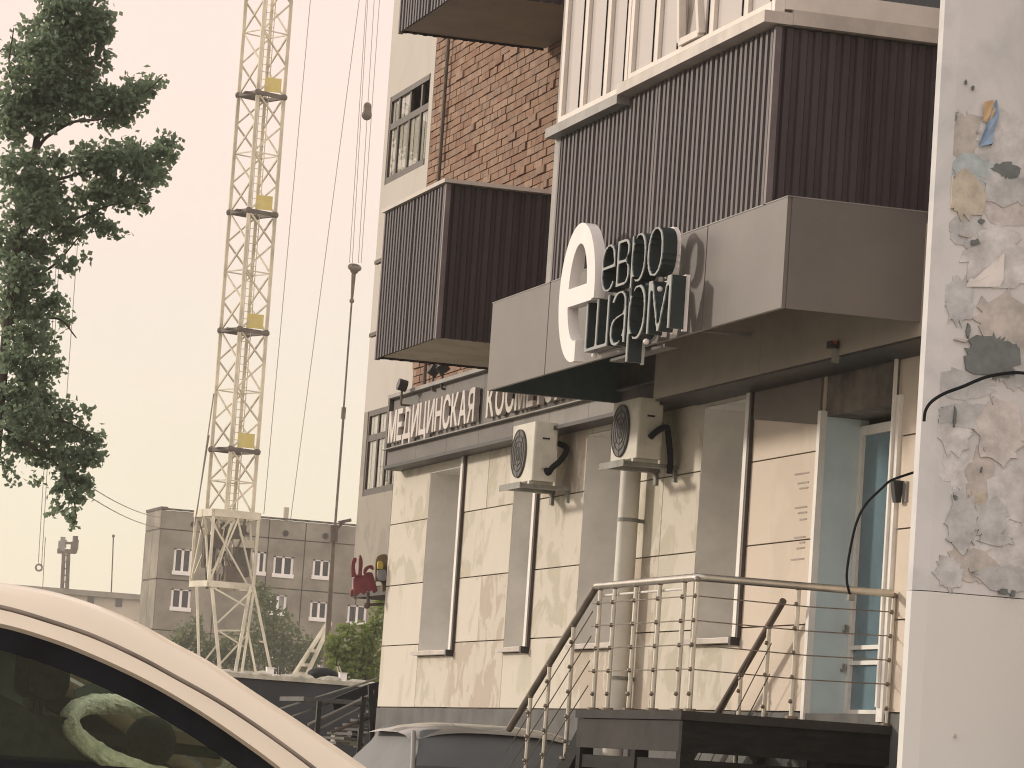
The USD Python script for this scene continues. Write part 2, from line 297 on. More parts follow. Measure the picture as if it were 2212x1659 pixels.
# ---------------------------------------------------------------- ground floor shop front
OPEN = [(34.40, 35.62, 2.22, 4.02), (31.90, 32.62, 2.22, 3.9), (29.22, 30.46, 2.22, 4.05), (26.40, 27.44, 2.22, 4.06)]
DOOR = (23.42, 24.84, 1.60, 3.80)
CEND = 37.08
edges = [CEND]
for o in OPEN: edges += [o[1], o[0]]
edges += [DOOR[1], DOOR[0], 19.0]
piers = [(edges[i+1], edges[i]) for i in range(0, len(edges)-1, 2)]
back = [bx(XC+.02, XC+.45, a, b, 0, 4.6) for a, b in piers]
for o in OPEN: back += [bx(XC+.02, XC+.45, o[0], o[1], 0, o[2]), bx(XC+.02, XC+.45, o[0], o[1], o[3], 4.6)]
back.append(bx(XC+.02, XC+.45, DOOR[0], DOOR[1], 0, DOOR[2])); back.append(bx(XC+.02, XC+.45, DOOR[0], DOOR[1], DOOR[3], 4.6))
obj('shop_wall', back, M['grout'], B)
rows = [1.665, 2.295, 2.915, 3.555, 4.20, 4.6]
for pi, (a, b) in enumerate(piers):
    w = b-a; n = max(1, round(w/1.15)); ys = np.linspace(a, b, n+1)
    for j in range(n):
        for r in range(5):
            mk = M['tile_lit_pink'] if pi >= 4 else M['tile'][int(RNG.choice(3, p=[.4, .3, .3]))]
            off = RNG.uniform(0, .003)
            obj('wall_tile', bx(XC-off, XC+.02, ys[j]+(.0035 if j else 0), ys[j+1]-(.0035 if j < n-1 else 0), rows[r]+.0055, rows[r+1]-.0055), mk, B)
for k, o in enumerate(OPEN):                                      # aprons under the windows
    obj('wall_tile', bx(XC, XC+.02, o[0]+.004, o[1]-.004, rows[0]+.007, o[2]-.05), M['tile'][k % 3], B)
    if o[3] < 4.19: obj('wall_tile', bx(XC, XC+.02, o[0]+.004, o[1]-.004, o[3]+.005, 4.193), M['tile'][(k+1) % 3], B)
obj('plinth', [bx(XC-.012, XC+.3, 19, CEND-.01, 0, 1.655)], M['dark_grey'], B)
obj('end_return', bx(XC+.001, XW-.02, CEND, CEND+.02, 0, 4.2), M['joint'], B)
for o in OPEN:
    w = obj('window', [bx(10.02, 10.08, o[0], o[0]+.06, o[2], o[3]), bx(10.02, 10.08, o[1]-.06, o[1], o[2], o[3]), bx(10.02, 10.08, o[0]+.06, o[1]-.06, o[2], o[2]+.06), bx(10.02, 10.08, o[0]+.06, o[1]-.06, o[3]-.06, o[3])], M['pvc'], B)
    obj('pane', sheet_x(10.048, o[0]+.06, o[1]-.06, o[2]+.06, o[3]-.06), M['pane'], w)
    obj('reveal', [bx(XC+.003, 10.06, o[1]-.004, o[1]+.004, o[2], o[3]), bx(XC+.003, 10.06, o[0]-.004, o[0]+.004, o[2], o[3]), bx(XC+.003, 10.06, o[0]+.004, o[1]-.004, o[3]-.008, o[3]), bx(XC+.003, 10.06, o[0]+.004, o[1]-.004, o[2], o[2]+.008)], M['jamb'], w)
    obj('sill', bx(XC-.07, XC+.1, o[0]-.05, o[1]+.03, o[2]-.042, o[2]-.004), M['ledge'], w)
    obj('sill_end', bx(XC-.078, XC-.0, o[0]-.10, o[0]-.052, o[2]-.06, o[2]+.002), M['dark'], w)
    obj('edge_trim', bx(XC-.036, XC+.0, o[0]-.08, o[0]-.006, o[2]-.004, 4.125), M['white'], w)
    obj('edge_trim', bx(XC-.032, XC+.0, o[0]-.118, o[0]-.082, o[2]-.004, 4.125), M['brown_trim'], w)
# door
dz0, dz1 = DOOR[2], DOOR[3]
D = obj('door', [bx(9.88, 9.94, DOOR[1]-.09, DOOR[1]-.03, dz0, dz1-.05), bx(9.88, 9.94, DOOR[0]+.05, DOOR[0]+.2, dz0, dz1-.05), bx(9.88, 9.94, DOOR[0]+.2, DOOR[1]-.09, dz0, dz0+.1), bx(9.88, 9.94, DOOR[0]+.2, DOOR[1]-.09, dz1-.12, dz1-.05),
                 bx(9.878, 9.942, DOOR[0]+.2, DOOR[1]-.09, 2.02, 2.05), bx(9.878, 9.942, DOOR[0]+.2, DOOR[1]-.09, 2.13, 2.16)], M['white'], B)
obj('pane', bx(9.905, 9.912, DOOR[0]+.2, DOOR[1]-.09, dz0+.1, dz1-.12), M['pane_blue'], D)
obj('door_reveal', [bx(XC+.002, 9.95, DOOR[1]-.028, DOOR[1]-.001, dz0, dz1)], M['door_jamb'], D)
obj('door_frame', bx(XC-.03, XC+.02, DOOR[1]-.03, DOOR[1]+.03, dz0, dz1+.04), M['white'], D); obj('door_frame', bx(XC-.03, XC+.3, DOOR[0]-.09, DOOR[0]+.02, dz0, dz1+.04), M['white'], D)
obj('conduit', bx(XC-.05, XC-.031, DOOR[0]-.03, DOOR[0]+.0, 1.7, 4.3), M['white'], D)
for z in (1.98, 2.26): obj('hinge', [bx(9.85, 9.865, DOOR[1]-.05, DOOR[1]-.029, z, z+.05), bx(9.835, 9.85, DOOR[1]-.05, DOOR[1]-.029, z-.01, z+.012)], M['galv'], D)
obj('doorstop', bx(9.86, 9.90, DOOR[0]+.55, DOOR[0]+.6, 1.605, 1.64), M['dark'], D)
obj('painted_shade_panel', prism_x(Polygon([(-26.25, 4.088), (-26.25, 3.88), (-25.1, 3.765), (-24.93, 3.75), (-24.86, 3.775), (-24.86, 4.088)]), XC-.02, XC-.004), M['panel_shade'], B)  # painted shade above the printed tiles, its lower edge follows the shadow line
# faint print on the tiles with painted rosy light beside the door
for r, (z, w) in enumerate([(3.40, .26), (3.33, .2), (3.29, .16), (3.15, .22), (3.11, .16), (3.06, .12), (2.93, .2), (2.89, .1), (2.85, .15), (2.77, .24)]):
    obj('printed_line', bx(XC-.0045, XC-.0035, 25.05, 25.05+w*1.1, z, z+.012), M['print'], B)

# sign band over the clinic windows and the bulkhead over the entrance
XS = 9.42
segs = np.linspace(27.65, 36.72, 9)
for i in range(8):
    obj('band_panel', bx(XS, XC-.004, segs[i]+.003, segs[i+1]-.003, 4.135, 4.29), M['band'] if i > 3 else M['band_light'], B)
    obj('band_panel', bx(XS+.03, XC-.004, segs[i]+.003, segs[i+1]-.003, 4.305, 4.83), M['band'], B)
obj('band_ledge', [bx(XS-.06, XC, 27.65, 36.73, 4.293, 4.303), bx(XS-.03, XC, 27.65, 36.74, 4.832, 4.87)], M['ledge_grey'], B)
obj('band_drip_edge', bx(XS-.03, XC, 27.65, 36.74, 4.10, 4.133), M['dark'], B)
obj('band_end_cap', bx(XS-.012, XC, 36.74, 36.80, 4.10, 4.87), M['band'], B)
for a, b in ((23.0, 25.2), (25.206, 27.60)): obj('bulkhead_panel', bx(9.22, XC-.004, a, b, 4.105, 4.845), M['bulk'], B)
obj('bulkhead_panel', bx(9.22, XC-.004, 21.0, 22.996, 4.105, 4.845), M['bulk'], B)
obj('bulkhead_lower_edge', bx(9.235, XC-.004, 21.0, 27.59, 4.09, 4.103), M['dark'], B)

# canopy fascia carrying the shop letters
CN0, CN1 = 22.20, 29.03
cuts = [CN0, float(atX(1525, 560, XB)[1]), float(atX(1184, 690, XB)[1]), CN1]
C = obj('canopy', bx(XB+.03, XC, CN0+.03, CN1-.03, 4.85, 4.915), M['soffit_reflection2'], B)
for i in range(3): obj('canopy_panel', bx(XB, XB+.028, cuts[i]+.009, cuts[i+1]-.009, 4.195, 4.92), M['panel'], C)
obj('canopy_side_panel', bx(XB+.029, XC, CN0, CN0+.028, 4.195, 4.92), M['panel'], C)
obj('canopy_side_panel', bx(XB+.029, XC, CN1-.028, CN1, 4.195, 4.92), M['panel'], C)
obj('lining', bx(XB+.03, XC-.2, CN1-.034, CN1-.030, 4.2, 4.848), M['soffit_reflection'], C)
obj('lining', bx(XB+.03, XB+.034, CN0+.03, CN1-.035, 4.2, 4.848), M['soffit_reflection2'], C)
for c_ in cuts[1:3]: obj('joint_strip', bx(XB+.022, XB+.0295, c_-.02, c_+.02, 4.2, 4.915), M['dark'], C)
for y in (23.4, 25.4): obj('cross_brace', bx(XB+.035, 9.21, y, y+.03, 4.40, 4.43), M['ledge_grey'], C)
obj('flashing', bx(XB-.004, XC, CN0-.002, CN1+.002, 4.921, 4.928), M['ledge_grey'], C)

# balconies with corrugated siding
def corr_front(x, y0, y1, z0, z1, period=.1, d=.026):
    ys, xs = [], []; y = y0
    jr = np.random.default_rng(int(abs(y0*97+z0*31+x*13)))
    while y < y1-1e-6:
        jd = d*(1+jr.uniform(-.12, .12))
        for f, o in ((0, 0), (.30, 0), (.42, -jd), (.86, -jd), (.98, 0)):
            if y+f*period <= y1: ys.append(y+f*period); xs.append(x+o)
        y += period*(1+jr.uniform(-.03, .03))
    ys.append(y1); xs.append(x)
    n = len(ys); V = [(xs[i], ys[i], z) for z in (z0, z1) for i in range(n)]
    F = []
    for i in range(n-1): F += [[i, i+n, i+1+n], [i, i+1+n, i+1]]
    return trimesh.Trimesh(np.array(V), np.array(F), process=False)
def corr_side(y, x0, x1, z0, z1, period=.1, d=.022):
    m = corr_front(0, x0, x1, z0, z1, period, d); v = m.vertices.copy(); m.vertices = np.stack([v[:, 1], y+v[:, 0], v[:, 2]], 1); m.invert(); return m
def balcony(y0, y1, z0, z1, sm, sd, slab_mat):
    b = obj('balcony', [bx(XB+.04, XW-.04, y0+.04, y1-.04, z0+.02, z0+.16), bx(XB+.05, XB+.09, y0+.05, y1-.05, z0+.16, z1-.02), bx(XB+.09, XW-.04, y0+.05, y0+.09, z0+.16, z1-.02), bx(XB+.09, XW-.04, y1-.09, y1-.05, z0+.16, z1-.02)], slab_mat, B)
    n = max(1, round((y1-y0)/1.1)); ys = np.linspace(y0+.03, y1-.03, n+1)
    for i in range(n): obj('siding_sheet', corr_front(XB+.03-.003*(i % 2), ys[i], ys[i+1]+.02, z0, z1), sm, b)
    for xx0, xx1 in ((XB+.04, XB+.7), (XB+.69, XW-.05)):
        obj('siding_sheet', corr_side(y0+.03, xx0, xx1, z0, z1), sd, b)
        obj('siding_sheet', corr_side(y1-.03+.022, xx0, xx1, z0, z1), sd, b)
    obj('corner_trim', [bx(XB-.004, XB+.04, y0-.004, y0+.035, z0-.01, z1)], M['trim_plum'], b)
    obj('corner_trim', [bx(XB-.004, XB+.04, y1-.035, y1+.004, z0-.01, z1)], M['trim_plum'], b)
    return b
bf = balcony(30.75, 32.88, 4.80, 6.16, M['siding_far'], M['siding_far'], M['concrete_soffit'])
obj('coping', [bx(XB-.03, XB+.10, 30.72, 32.9, 6.165, 6.20), bx(XB+.10, XW-.04, 30.72, 30.85, 6.165, 6.20), bx(XB+.10, XW-.04, 32.77, 32.9, 6.165, 6.20)], M['ledge'], bf)
for z in (5.75, 5.06): obj('bracket', bar((XB+.05, 32.9, z), (XB+.05, 33.3, z), .035), M['rust'], bf)
bu = balcony(30.75, 32.88, 7.87, 9.24, M['siding_far'], M['siding_far'], M['soffit_reflection2'])
obj('coping', bx(XB-.03, XB+.10, 30.72, 32.9, 9.245, 9.28), M['ledge'], bu)

NB0, NB1 = 22.62, 27.42
bn = balcony(NB0, NB1, 4.93, 6.12, M['siding'], M['siding'], M['concrete_soffit'])
obj('end_post', bx(XB+.0, XB+.13, NB1+.006, NB1+.13, 4.93, 7.9), M['ledge_grey'], bn)
ysplit = 25.72
obj('ledge', bx(XB-.09, XB+.1, ysplit+.01, NB1+.12, 6.075, 6.15), M['ledge_grey'], bn, label='grey lower ledge under the far windows')
obj('ledge', bx(XB-.10, XB+.1, NB0-.03, ysplit, 6.135, 6.215), M['ledge'], bn)
obj('ledge', bx(XB+.1, XW-.05, NB0-.045, NB0+.1, 6.135, 6.235), M['ledge'], bn)
zt = 7.75
vs = [27.38, 26.62, 25.98]
def pvc(y0, y1, z0, z1, x, muls):
    muls = sorted(muls)
    f = [bx(x, x+.07, y0, y0+.07, z0, z1), bx(x, x+.07, y1-.07, y1, z0, z1), bx(x-.003, x+.073, y0+.07, y1-.07, z0, z0+.075), bx(x-.003, x+.073, y0+.07, y1-.07, z1-.07, z1)]
    f += [bx(x+.002, x+.068, m-.045, m+.045, z0+.075, z1-.07) for m in muls]
    w = obj('window_frame', f, M['pvc'], bn)
    e = [y0+.07]+[m for m in muls]+[y1-.07]
    for i in range(len(e)-1):
        a, b = e[i]+(.045 if i else 0), e[i+1]-(.045 if i < len(e)-2 else 0)
        obj('pane', bx(x+.03, x+.038, a, b, z0+.075, z1-.07), M['pane_milk'], w)
        obj('gasket', [bx(x-.006, x+.002, a, a+.014, z0+.08, z1-.07)], M['rubber'], w)
    return w
pvc(ysplit+.02, NB1+.02, 6.155, zt, XB-.02, [26.86, 26.28])
pvc(NB0, ysplit, 6.22, zt, XB-.02, [25.1, 24.55, 23.9, 23.2])
sash = obj('open_sash', [bar((XB-.02, 24.52, 6.33), (XB-.16, 24.35, 7.6), .05), bar((XB-.02, 24.1, 6.33), (XB-.16, 24.1, 7.6), .05), bar((XB-.02, 24.52, 6.33), (XB-.02, 24.1, 6.33), .05)], M['pvc'], bn)
sf = [bx(XB+.05, XW-.06, NB0-.02, NB0+.05, 6.24, 6.38), bx(XB+.05, XW-.06, NB0-.02, NB0+.05, zt-.08, zt)]
sf += [bx(x-.06, x+.06, NB0-.018, NB0+.048, 6.38, zt-.08) for x in (XB+.11, XB+.62, XW-.12)]
sfo = obj('window_frame', sf, M['pvc'], bn)
for a, b in ((XB+.17, XB+.56), (XB+.68, XW-.18)): obj('pane', bx(a, b, NB0+.01, NB0+.016, 6.38, zt-.08), M['car_glass2'], sfo)
obj('balcony_roof', bx(XB-.05, XW-.05, NB0-.05, NB1+.1, zt+.003, zt+.2), M['ledge'], bn)

# ---------------------------------------------------------------- letters
def text_poly(t, bold=False):
    m = meshkit.text_mesh(t, 1.0, .1, bold); return m
def glyph(ch, thin=.040):
    m = meshkit.text_mesh(ch, 1.0, .1); v, f = m.vertices, m.faces; top = v[:, 2].max()
    p = unary_union([Polygon(v[t][:, :2]).buffer(1e-4) for t in f if (v[t][:, 2] > top-1e-6).all()]).buffer(-thin)
    return trimesh.util.concatenate([trimesh.creation.extrude_polygon(g_, .1) for g_ in (p.geoms if hasattr(p, 'geoms') else [p])])
def place_text(mesh, y_left, y_right, z0, z1, x_front, depth):
    v = mesh.vertices.copy(); lo, hi = v.min(0), v.max(0)
    u = (v-lo)/(hi-lo); m = mesh.copy()
    m.vertices = np.stack([x_front+depth*(1-u[:, 2]), y_left+(y_right-y_left)*u[:, 0], z0+(z1-z0)*u[:, 1]], 1); return m
S = thing('shop_letter_sign', 'raised shop lettering with a tall white letter e on the taupe canopy', 'sign')
XL = 8.0
# the tall white e
a, b = atX(1208, 640, XL-.02), atX(1284, 620, XL-.02); top, bot = atX(1262, 482, XL), atX(1245, 781, XL)
yl, yr = a[1], b[1]; zt_, zb_ = top[2], bot[2]
def big_e():
    W, H = 1.0, 1.0
    outer = affinity.scale(Point(.5, .5).buffer(.5, 48), 1.0, 1.0)
    inner = affinity.scale(Point(.50, .5).buffer(.5, 48), .52, .70, origin=(.5, .5)); inner = affinity.translate(inner, .02, 0)
    ring = outer.difference(inner)
    ring = ring.difference(sbox(.56, -.1, 1.2, .42))
    barp = sbox(.10, .41, .93, .54)
    return unary_union([ring, barp.intersection(outer)])
me = trimesh.creation.extrude_polygon(big_e(), 1.0)
obj('letter', place_text(me, yl, yr, zb_, zt_, XL-.02, .085), M['sign_white'], S, smooth=40, label='tall white letter e')
for word, xs, corners in (('евро', 0, ((1303, 560, 1432, 560), [(0, 1)])), ('шарм', 0, ((1268, 690, 1447, 690), [(0, 1)]))):
    (xa, ya, xb, yb), _ = corners
    Ya, Yb = atX(xa, ya, XL+.02)[1], atX(xb, yb, XL+.02)[1]
    glyphs = [glyph(ch) for ch in word]
    hs = [g.bounds for g in glyphs]; wid = [h[1][0]-h[0][0] for h in hs]; gap = .10; tot = sum(wid)+gap*(len(word)-1)
    if word == 'евро': zx0, zx1 = atX(1318, 631, XL+.02)[2], atX(1318, 532, XL+.02)[2]
    else: zx0, zx1 = atX(1289, 760, XL+.02)[2], atX(1289, 654, XL+.02)[2]
    xh = glyphs[0].bounds if word == 'шарм' else hs[0]
    sc = (zx1-zx0)/(xh[1][1]-max(xh[0][1], -.02)); y = Ya
    for ch, g, h, w in zip(word, glyphs, hs, wid):
        y2 = y+(Yb-Ya)*w/tot
        za, zb = zx0+h[0][1]*sc, zx0+h[1][1]*sc
        L = obj('letter', place_text(g, y, y2, za, zb, XL+.02, .10), M['sign_edge'], S)
        obj('letter_face', place_text(g, y, y2, za, zb, XL+.012, .008), M['sign_face'], L)
        obj('letter_back', place_text(g, y-.012, y2+.012, za-.012, zb+.012, XL+.12, .02+.012*(ch == word[-1])), M['sign_white'] if ch == word[-1] else M['sign_face2'], L)
        y = y2+(Yb-Ya)*gap/tot
zr_ = (atX(1400, 625, XL)[2], atX(1300, 770, XL)[2])
for z, pa, pb in ((zr_[0], 1315, 1405), (zr_[1], 1285, 1400)): obj('sign_rail', bx(XL+.15, XB, atX(pb, 620, XL)[1], atX(pa, 620, XL)[1], z, z+.02), M['panel_dark'], S)
for px, py in ((1284, 768), (1396, 738), (1425, 625)):
    c = atX(px, py, XL+.06); obj('sign_lamp', ball(c, .022, 2), M['sign_white'], S, smooth=True)

K = thing('clinic_letter_sign', 'pale raised Cyrillic clinic lettering on the long grey band', 'sign')
def spread(text, ya, yb, z0, z1):
    gl = [meshkit.text_mesh(ch, 1.0, .1, True) for ch in text]; wd = [g.bounds[1][0]-g.bounds[0][0] for g in gl]; gap = .14; tot = sum(wd)+gap*(len(gl)-1); y = ya
    hh = gl[0].bounds[1][1]
    for g, w in zip(gl, wd):
        y2 = y+(yb-ya)*w/tot; b0, b1 = g.bounds[0][1]/hh, g.bounds[1][1]/hh
        obj('letter', place_text(g, y, y2, z0+(z1-z0)*b0, z0+(z1-z0)*b1, XS-.035, .05), M['med_letter'], K); y = y2+(yb-ya)*gap/tot
spread('МЕДИЦИНСКАЯ', 36.62, 33.42, 4.37, 4.69)
spread('КОСМЕТОЛОГИЯ', 33.0, 29.4, 4.37, 4.69)

# ---------------------------------------------------------------- air conditioners
def ac(label, y0, y1, x0, x1, z0, z1, hose):
    t = thing('air_conditioner', label, 'air conditioner', 'air conditioners on the clinic wall', (x0, y0, z0))
    o = np.array([x0, y0, z0]); yc, zc = (y1-y0)/2+.05, (z1-z0)/2; W, L, H = x1-x0, y1-y0, z1-z0
    def P(m): return m
    body = trimesh.creation.extrude_polygon(sbox(0, 0, W, L).buffer(-.02).buffer(.02, 4), H)
    obj('casing', body, M['ac'], t)
    disc = trimesh.creation.cylinder(.215, .012, sections=40); disc.apply_transform(trimesh.transformations.rotation_matrix(math.pi/2, [0, 1, 0])); disc.apply_translation([-.006, yc+.03, zc])
    obj('fan_grille', disc, M['ac_grille'], t)
    rings = []
    for r in (.06, .11, .16, .213):
        ring = trimesh.creation.torus(r, .003, major_sections=36, minor_sections=4); ring.apply_transform(trimesh.transformations.rotation_matrix(math.pi/2, [0, 1, 0])); ring.apply_translation([-.016, yc+.03, zc]); rings.append(ring)
    rings += [bar((-.016, yc+.03, zc), (-.016, yc+.03+.21*math.cos(a), zc+.21*math.sin(a)), .003) for a in np.linspace(0, 2*math.pi, 9)[:-1]]
    obj('grille_guard', rings, M['ac_grille'], t)
    obj('handle_slot', bx(W*.35, W*.65, -.004, .002, H-.15, H-.135), M['dark'], t)
    obj('valve_cover', bx(W*.35, W*.96, -.012, 0, H*.22, H*.55), M['ac'], t)
    obj('foot', [bx(0, W, -.01+L*.12, L*.12+.04, -.03, 0), bx(0, W, L*.8, L*.8+.05, -.03, 0)], M['ac'], t)
    obj('hose', path_tube(smooth_curve(hose), .026, 8), M['rubber'], t, smooth=True)
    obj('bracket', [bx(-.09, XC-x0, L*.06, L*.22, -.062, -.03), bx(-.09, XC-x0, L*.74, L*.92, -.062, -.03), bx(-.1, -.09, L*.02, L*.96, -.075, -.02), bx(XC-x0-.025, XC-x0, L*.1, L*.18, -.16, -.062), bx(XC-x0-.025, XC-x0, L*.78, L*.88, -.16, -.062)], M['galv'], t)
    return t
a1 = atX(1148, 1037, 9.22); a1t = atX(1148, 912, 9.22)
ac('white air conditioner hung lower on the tiled wall, left of the other one', a1[1], a1[1]+.68, 9.22, 9.44, a1[2], a1t[2],
   [(.12, -.03, .10), (.13, -.07, .07), (.16, -.08, .12), (.24, -.04, .19), (.31, .03, .28), (.32, .10, .33), (.28, .18, .36)])
a2 = atX(1374, 988, 9.22); a2t = atX(1374, 860, 9.22)
ac('grey shaded air conditioner hung higher under the canopy, above the drain pipe', a2[1], a2[1]+.68, 9.22, 9.43, a2[2], a2t[2],
   [(.10, -.03, .17), (.12, -.06, .20), (.17, -.06, .24), (.22, -.02, .26), (.25, .0, .25), (.27, .0, .15), (.29, .0, .02), (.30, .03, -.1)])

# ---------------------------------------------------------------- drain pipe and small wall fittings
dp = thing('drain_pipe', 'pale round drain pipe running down the tiled wall behind the landing rail', 'drain pipe')
dpc = atX(1352, 1150, 9.45)
obj('pipe', tube((9.46, dpc[1], .2), (9.46, dpc[1], 4.1), .085, 20), M['pipe'], dp, smooth=40)
for z in (3.2, 1.9): obj('clamp', [tube((9.46, dpc[1], z), (9.46, dpc[1], z+.03), .09, 16), bx(9.54, XC, dpc[1]-.02, dpc[1]+.02, z, z+.03)], M['galv'], dp)
def flood(px, py, X, label, tilt=0):
    c = atX(px, py, X); t = thing('flood_lamp', label, 'lamp', 'black lamps on the sign band', c)
    obj('arm', [tube((0, 0, -.20), (0, 0, -.03), .012), bar((0, 0, -.2), (.2, 0, -.2), .02)], M['rust'], t)
    h = trimesh.creation.cylinder(.06, .09, sections=14); h.apply_transform(trimesh.transformations.rotation_matrix(math.pi/2+tilt, [0, 1, 0])); obj('lamp_head', h, M['dark'], t)
    return t
flood(869, 832, 9.30, 'small black round lamp at the far end of the sign band', .2)
flood(937, 800, 9.42, 'middle black lamp above the sign band, on a short stem', .5)
flood(957, 796, 9.42, 'slanted black lamp right above the sign band', .9)
sc_ = atX(1800, 745, 9.18); t = thing('security_camera', 'tiny dark security camera with a red spot under the canopy', 'camera', None, sc_)
obj('camera_body', [bx(-.03, .03, -.03, .05, -.025, .025)], M['dark'], t); obj('camera_arm', bx(-.0, .05, .0, .02, -.12, -.025), M['galv'], t); obj('red_cap', bx(-.012, .012, -.034, -.03, .004, .025), M['red'], t)

# ---------------------------------------------------------------- entrance landing with railing and steps
LX0, LX1, LY0, LY1, LZ = 8.10, XC-.015, 23.2, 25.5, 1.575
Ld = thing('entrance_landing', 'dark slatted steel landing raised in front of the glazed clinic door', 'landing')
obj('deck', bx(LX0-.02, LX1, LY0-.02, LY1, LZ-.06, LZ), M['beam'], Ld)
obj('edge_beam', [bx(LX0, LX0+.06, LY0+.06, LY1, LZ-.27, LZ-.063)], M['beam'], Ld)
obj('edge_beam', [bx(LX0, LX1, LY0, LY0+.06, LZ-.27, LZ-.063)], M['dark_wood'], Ld)
for (x, y) in ((LX0+.05, LY0+.05), (LX0+.05, LY1-.06), (LX1-.5, LY0+.05), (LX0+.05, 24.2)): obj('post', bx(x-.05, x+.05, y-.045, y+.045, 0, LZ-.27), M['dark_wood'], Ld)
for z in (LZ-.30-.11, LZ-.30-.30, LZ-.30-.49, .45, .2):
    obj('skirt_board', bx(LX0+.015, LX0+.04, LY0+.1, LY1-.11, z-.0, z+.09), M['dark_wood'], Ld)
    obj('skirt_board', bx(LX0+.1, LX1-.55, LY0+.015, LY0+.04, z-.0, z+.09), M['dark_wood'], Ld)
obj('side_panel', bx(LX1-.55, LX1, LY0+.062, LY0+.09, .1, LZ-.272), M['dark_wood'], Ld)
nst = 8
for i in range(nst): obj('step', bx(LX0+.1, 9.52, LY1+.28*i, LY1+.28*i+.30, LZ-.19*(i+1)-.04, LZ-.19*(i+1)), M['dark_grey'], Ld)
for x in (LX0+.07, 9.55): obj('stringer', bar((x, LY1, LZ-.14), (x, LY1+.28*nst, LZ-.14-.19*nst), .05, .16), M['dark_wood'], Ld)

R = thing('stair_railing', 'steel handrail with thin posts and wires round the landing and down its steps', 'railing')
HR = 2.47; rx = LX0+.06; ry = LY0+.05
obj('handrail', path_tube([(rx, LY1-.05, HR), (rx, ry+.05, HR), (rx+.012, ry+.012, HR), (rx+.05, ry, HR), (LX1-.02, ry, HR)], .027, 10), M['steel'], R, smooth=50)
def post(x, y, z0, z1, hs=5, parent=R, r=.017):
    p = obj('baluster', tube((x, y, z0), (x, y, z1), r, 10), M['steel'], parent, smooth=50)
    obj('clamp', [ball((x-.018, y-.012, z0+(z1-z0)*k), .016) for k in np.linspace(.13, .86, hs)]+[tube((x, y, z0), (x, y, z0+.018), .045, 10), ball((x, y, z1-.015), .024)], M['steel_dark'], p, kind='stuff')
fy = [atX(px, 1530, rx)[1] for px in (1281, 1312, 1358, 1409, 1462)]
for y in fy: post(rx, y, LZ, HR)
post(rx, ry, LZ, HR)
for px in (1709, 1917): post(atY(px, 1550, ry)[0], ry, LZ, HR)
for k in np.linspace(.13, .86, 5)[1:]:
    z = LZ+(HR-LZ)*k
    obj('wire', path_tube([(rx-.02, LY1-.05, z), (rx-.02, ry-.01, z), (rx+.2, ry-.018, z-.004), (rx+.8, ry-.018, z-.012), (LX1-.02, ry-.018, z)], .0045, 5), M['steel_dark'], R)
obj('mid_rail', tube((rx+.03, LY1-.02, HR-.065), (rx+.03, ry+.35, HR-.065), .009), M['white'], R)
p0 = np.array([rx, LY1-.05, HR]); q0 = atX(1100, 1575, rx)
obj('stair_handrail', tube(p0, q0, .027, 10), M['steel_dark'], R, smooth=50)
for (px, py) in ((1241, 1330), (1188, 1425), (1146, 1505)):
    c = atX(px, py, rx); s = (c[1]-p0[1])/(q0[1]-p0[1]); zt2 = p0[2]+(q0[2]-p0[2])*s; post(rx, c[1], max(.1, zt2-1.0), zt2, 5)
for k in (.2, .4, .6, .8):
    obj('wire', tube(p0-[.015, 0, (1-k)*.9], q0-[.015, 0, (1-k)*.9], .0045, 5), M['steel_dark'], R)
xi = 9.42; pi_, qi = atX(1692, 1298, xi), atX(1480, 1660, xi)
obj('stair_handrail', tube(pi_, qi, .026, 10), M['rust'], R, smooth=50)
for (px, py) in ((1662, 1345), (1601, 1450)):
    c = atX(px, py, xi); s = (c[1]-pi_[1])/(qi[1]-pi_[1]); zt2 = pi_[2]+(qi[2]-pi_[2])*s; post(xi, c[1], zt2-.95, zt2, 4)
for k in (.3, .55, .8): obj('wire', tube(pi_-[.015, -.15, (1-k)*.9-.1], qi-[.015, 0, (1-k)*.9], .0045, 5), M['steel_dark'], R)

# ---------------------------------------------------------------- nearer end wall with peeling paint
E_ = thing('end_wall', 'pale grey wall with peeling paint and torn notices at the right', 'wall')
WX, WY = 8.375, 20.0
prof = Polygon([(WX, WY+.14), (WX, WY+.065), (WX+.075, WY), (14, WY), (14, WY+.14)])
m = trimesh.creation.extrude_polygon(prof, 7.0-2.315); m.apply_translation([0, 0, 2.315]); obj('plaster_face', m, M['plaster'], E_)
m = trimesh.creation.extrude_polygon(prof.buffer(.001, join_style=2), 2.31); obj('painted_base', m, M['plaster_low'], E_)
def rough_poly(cx, cz, rx_, rz_, seed, n=22, jag=.35):
    g = np.random.default_rng(seed); a = np.sort(g.uniform(0, 2*math.pi, n)); r = 1-jag*g.random(n)
    return Polygon(np.stack([cx+rx_*r*np.cos(a), cz+rz_*r*np.sin(a)], 1)).buffer(0)
def patch(px, py, wpx, hpx, mk, seed, d=.004, name='paint_patch', jag=.35):
    c = atY(px, py, WY); k = 20/7954.8*.5*(1.5 if name == 'paint_patch' else 1.0); p = rough_poly(c[0], c[2], wpx*k, hpx*k, seed, n=34 if name == 'paint_patch' else 16, jag=jag)
    if p.geom_type != 'Polygon': p = max(p.geoms, key=lambda g: g.area)
    p = p.intersection(sbox(WX+.078, -1, 14, 20))
    if p.is_empty: return
    if p.geom_type != 'Polygon': p = max(p.geoms, key=lambda g: g.area)
    obj(name, prism_y(p, WY-d, WY+.001), mk, E_)
PS = M['paste']; gp, pp, op, bp, tp, kp, rp = PS
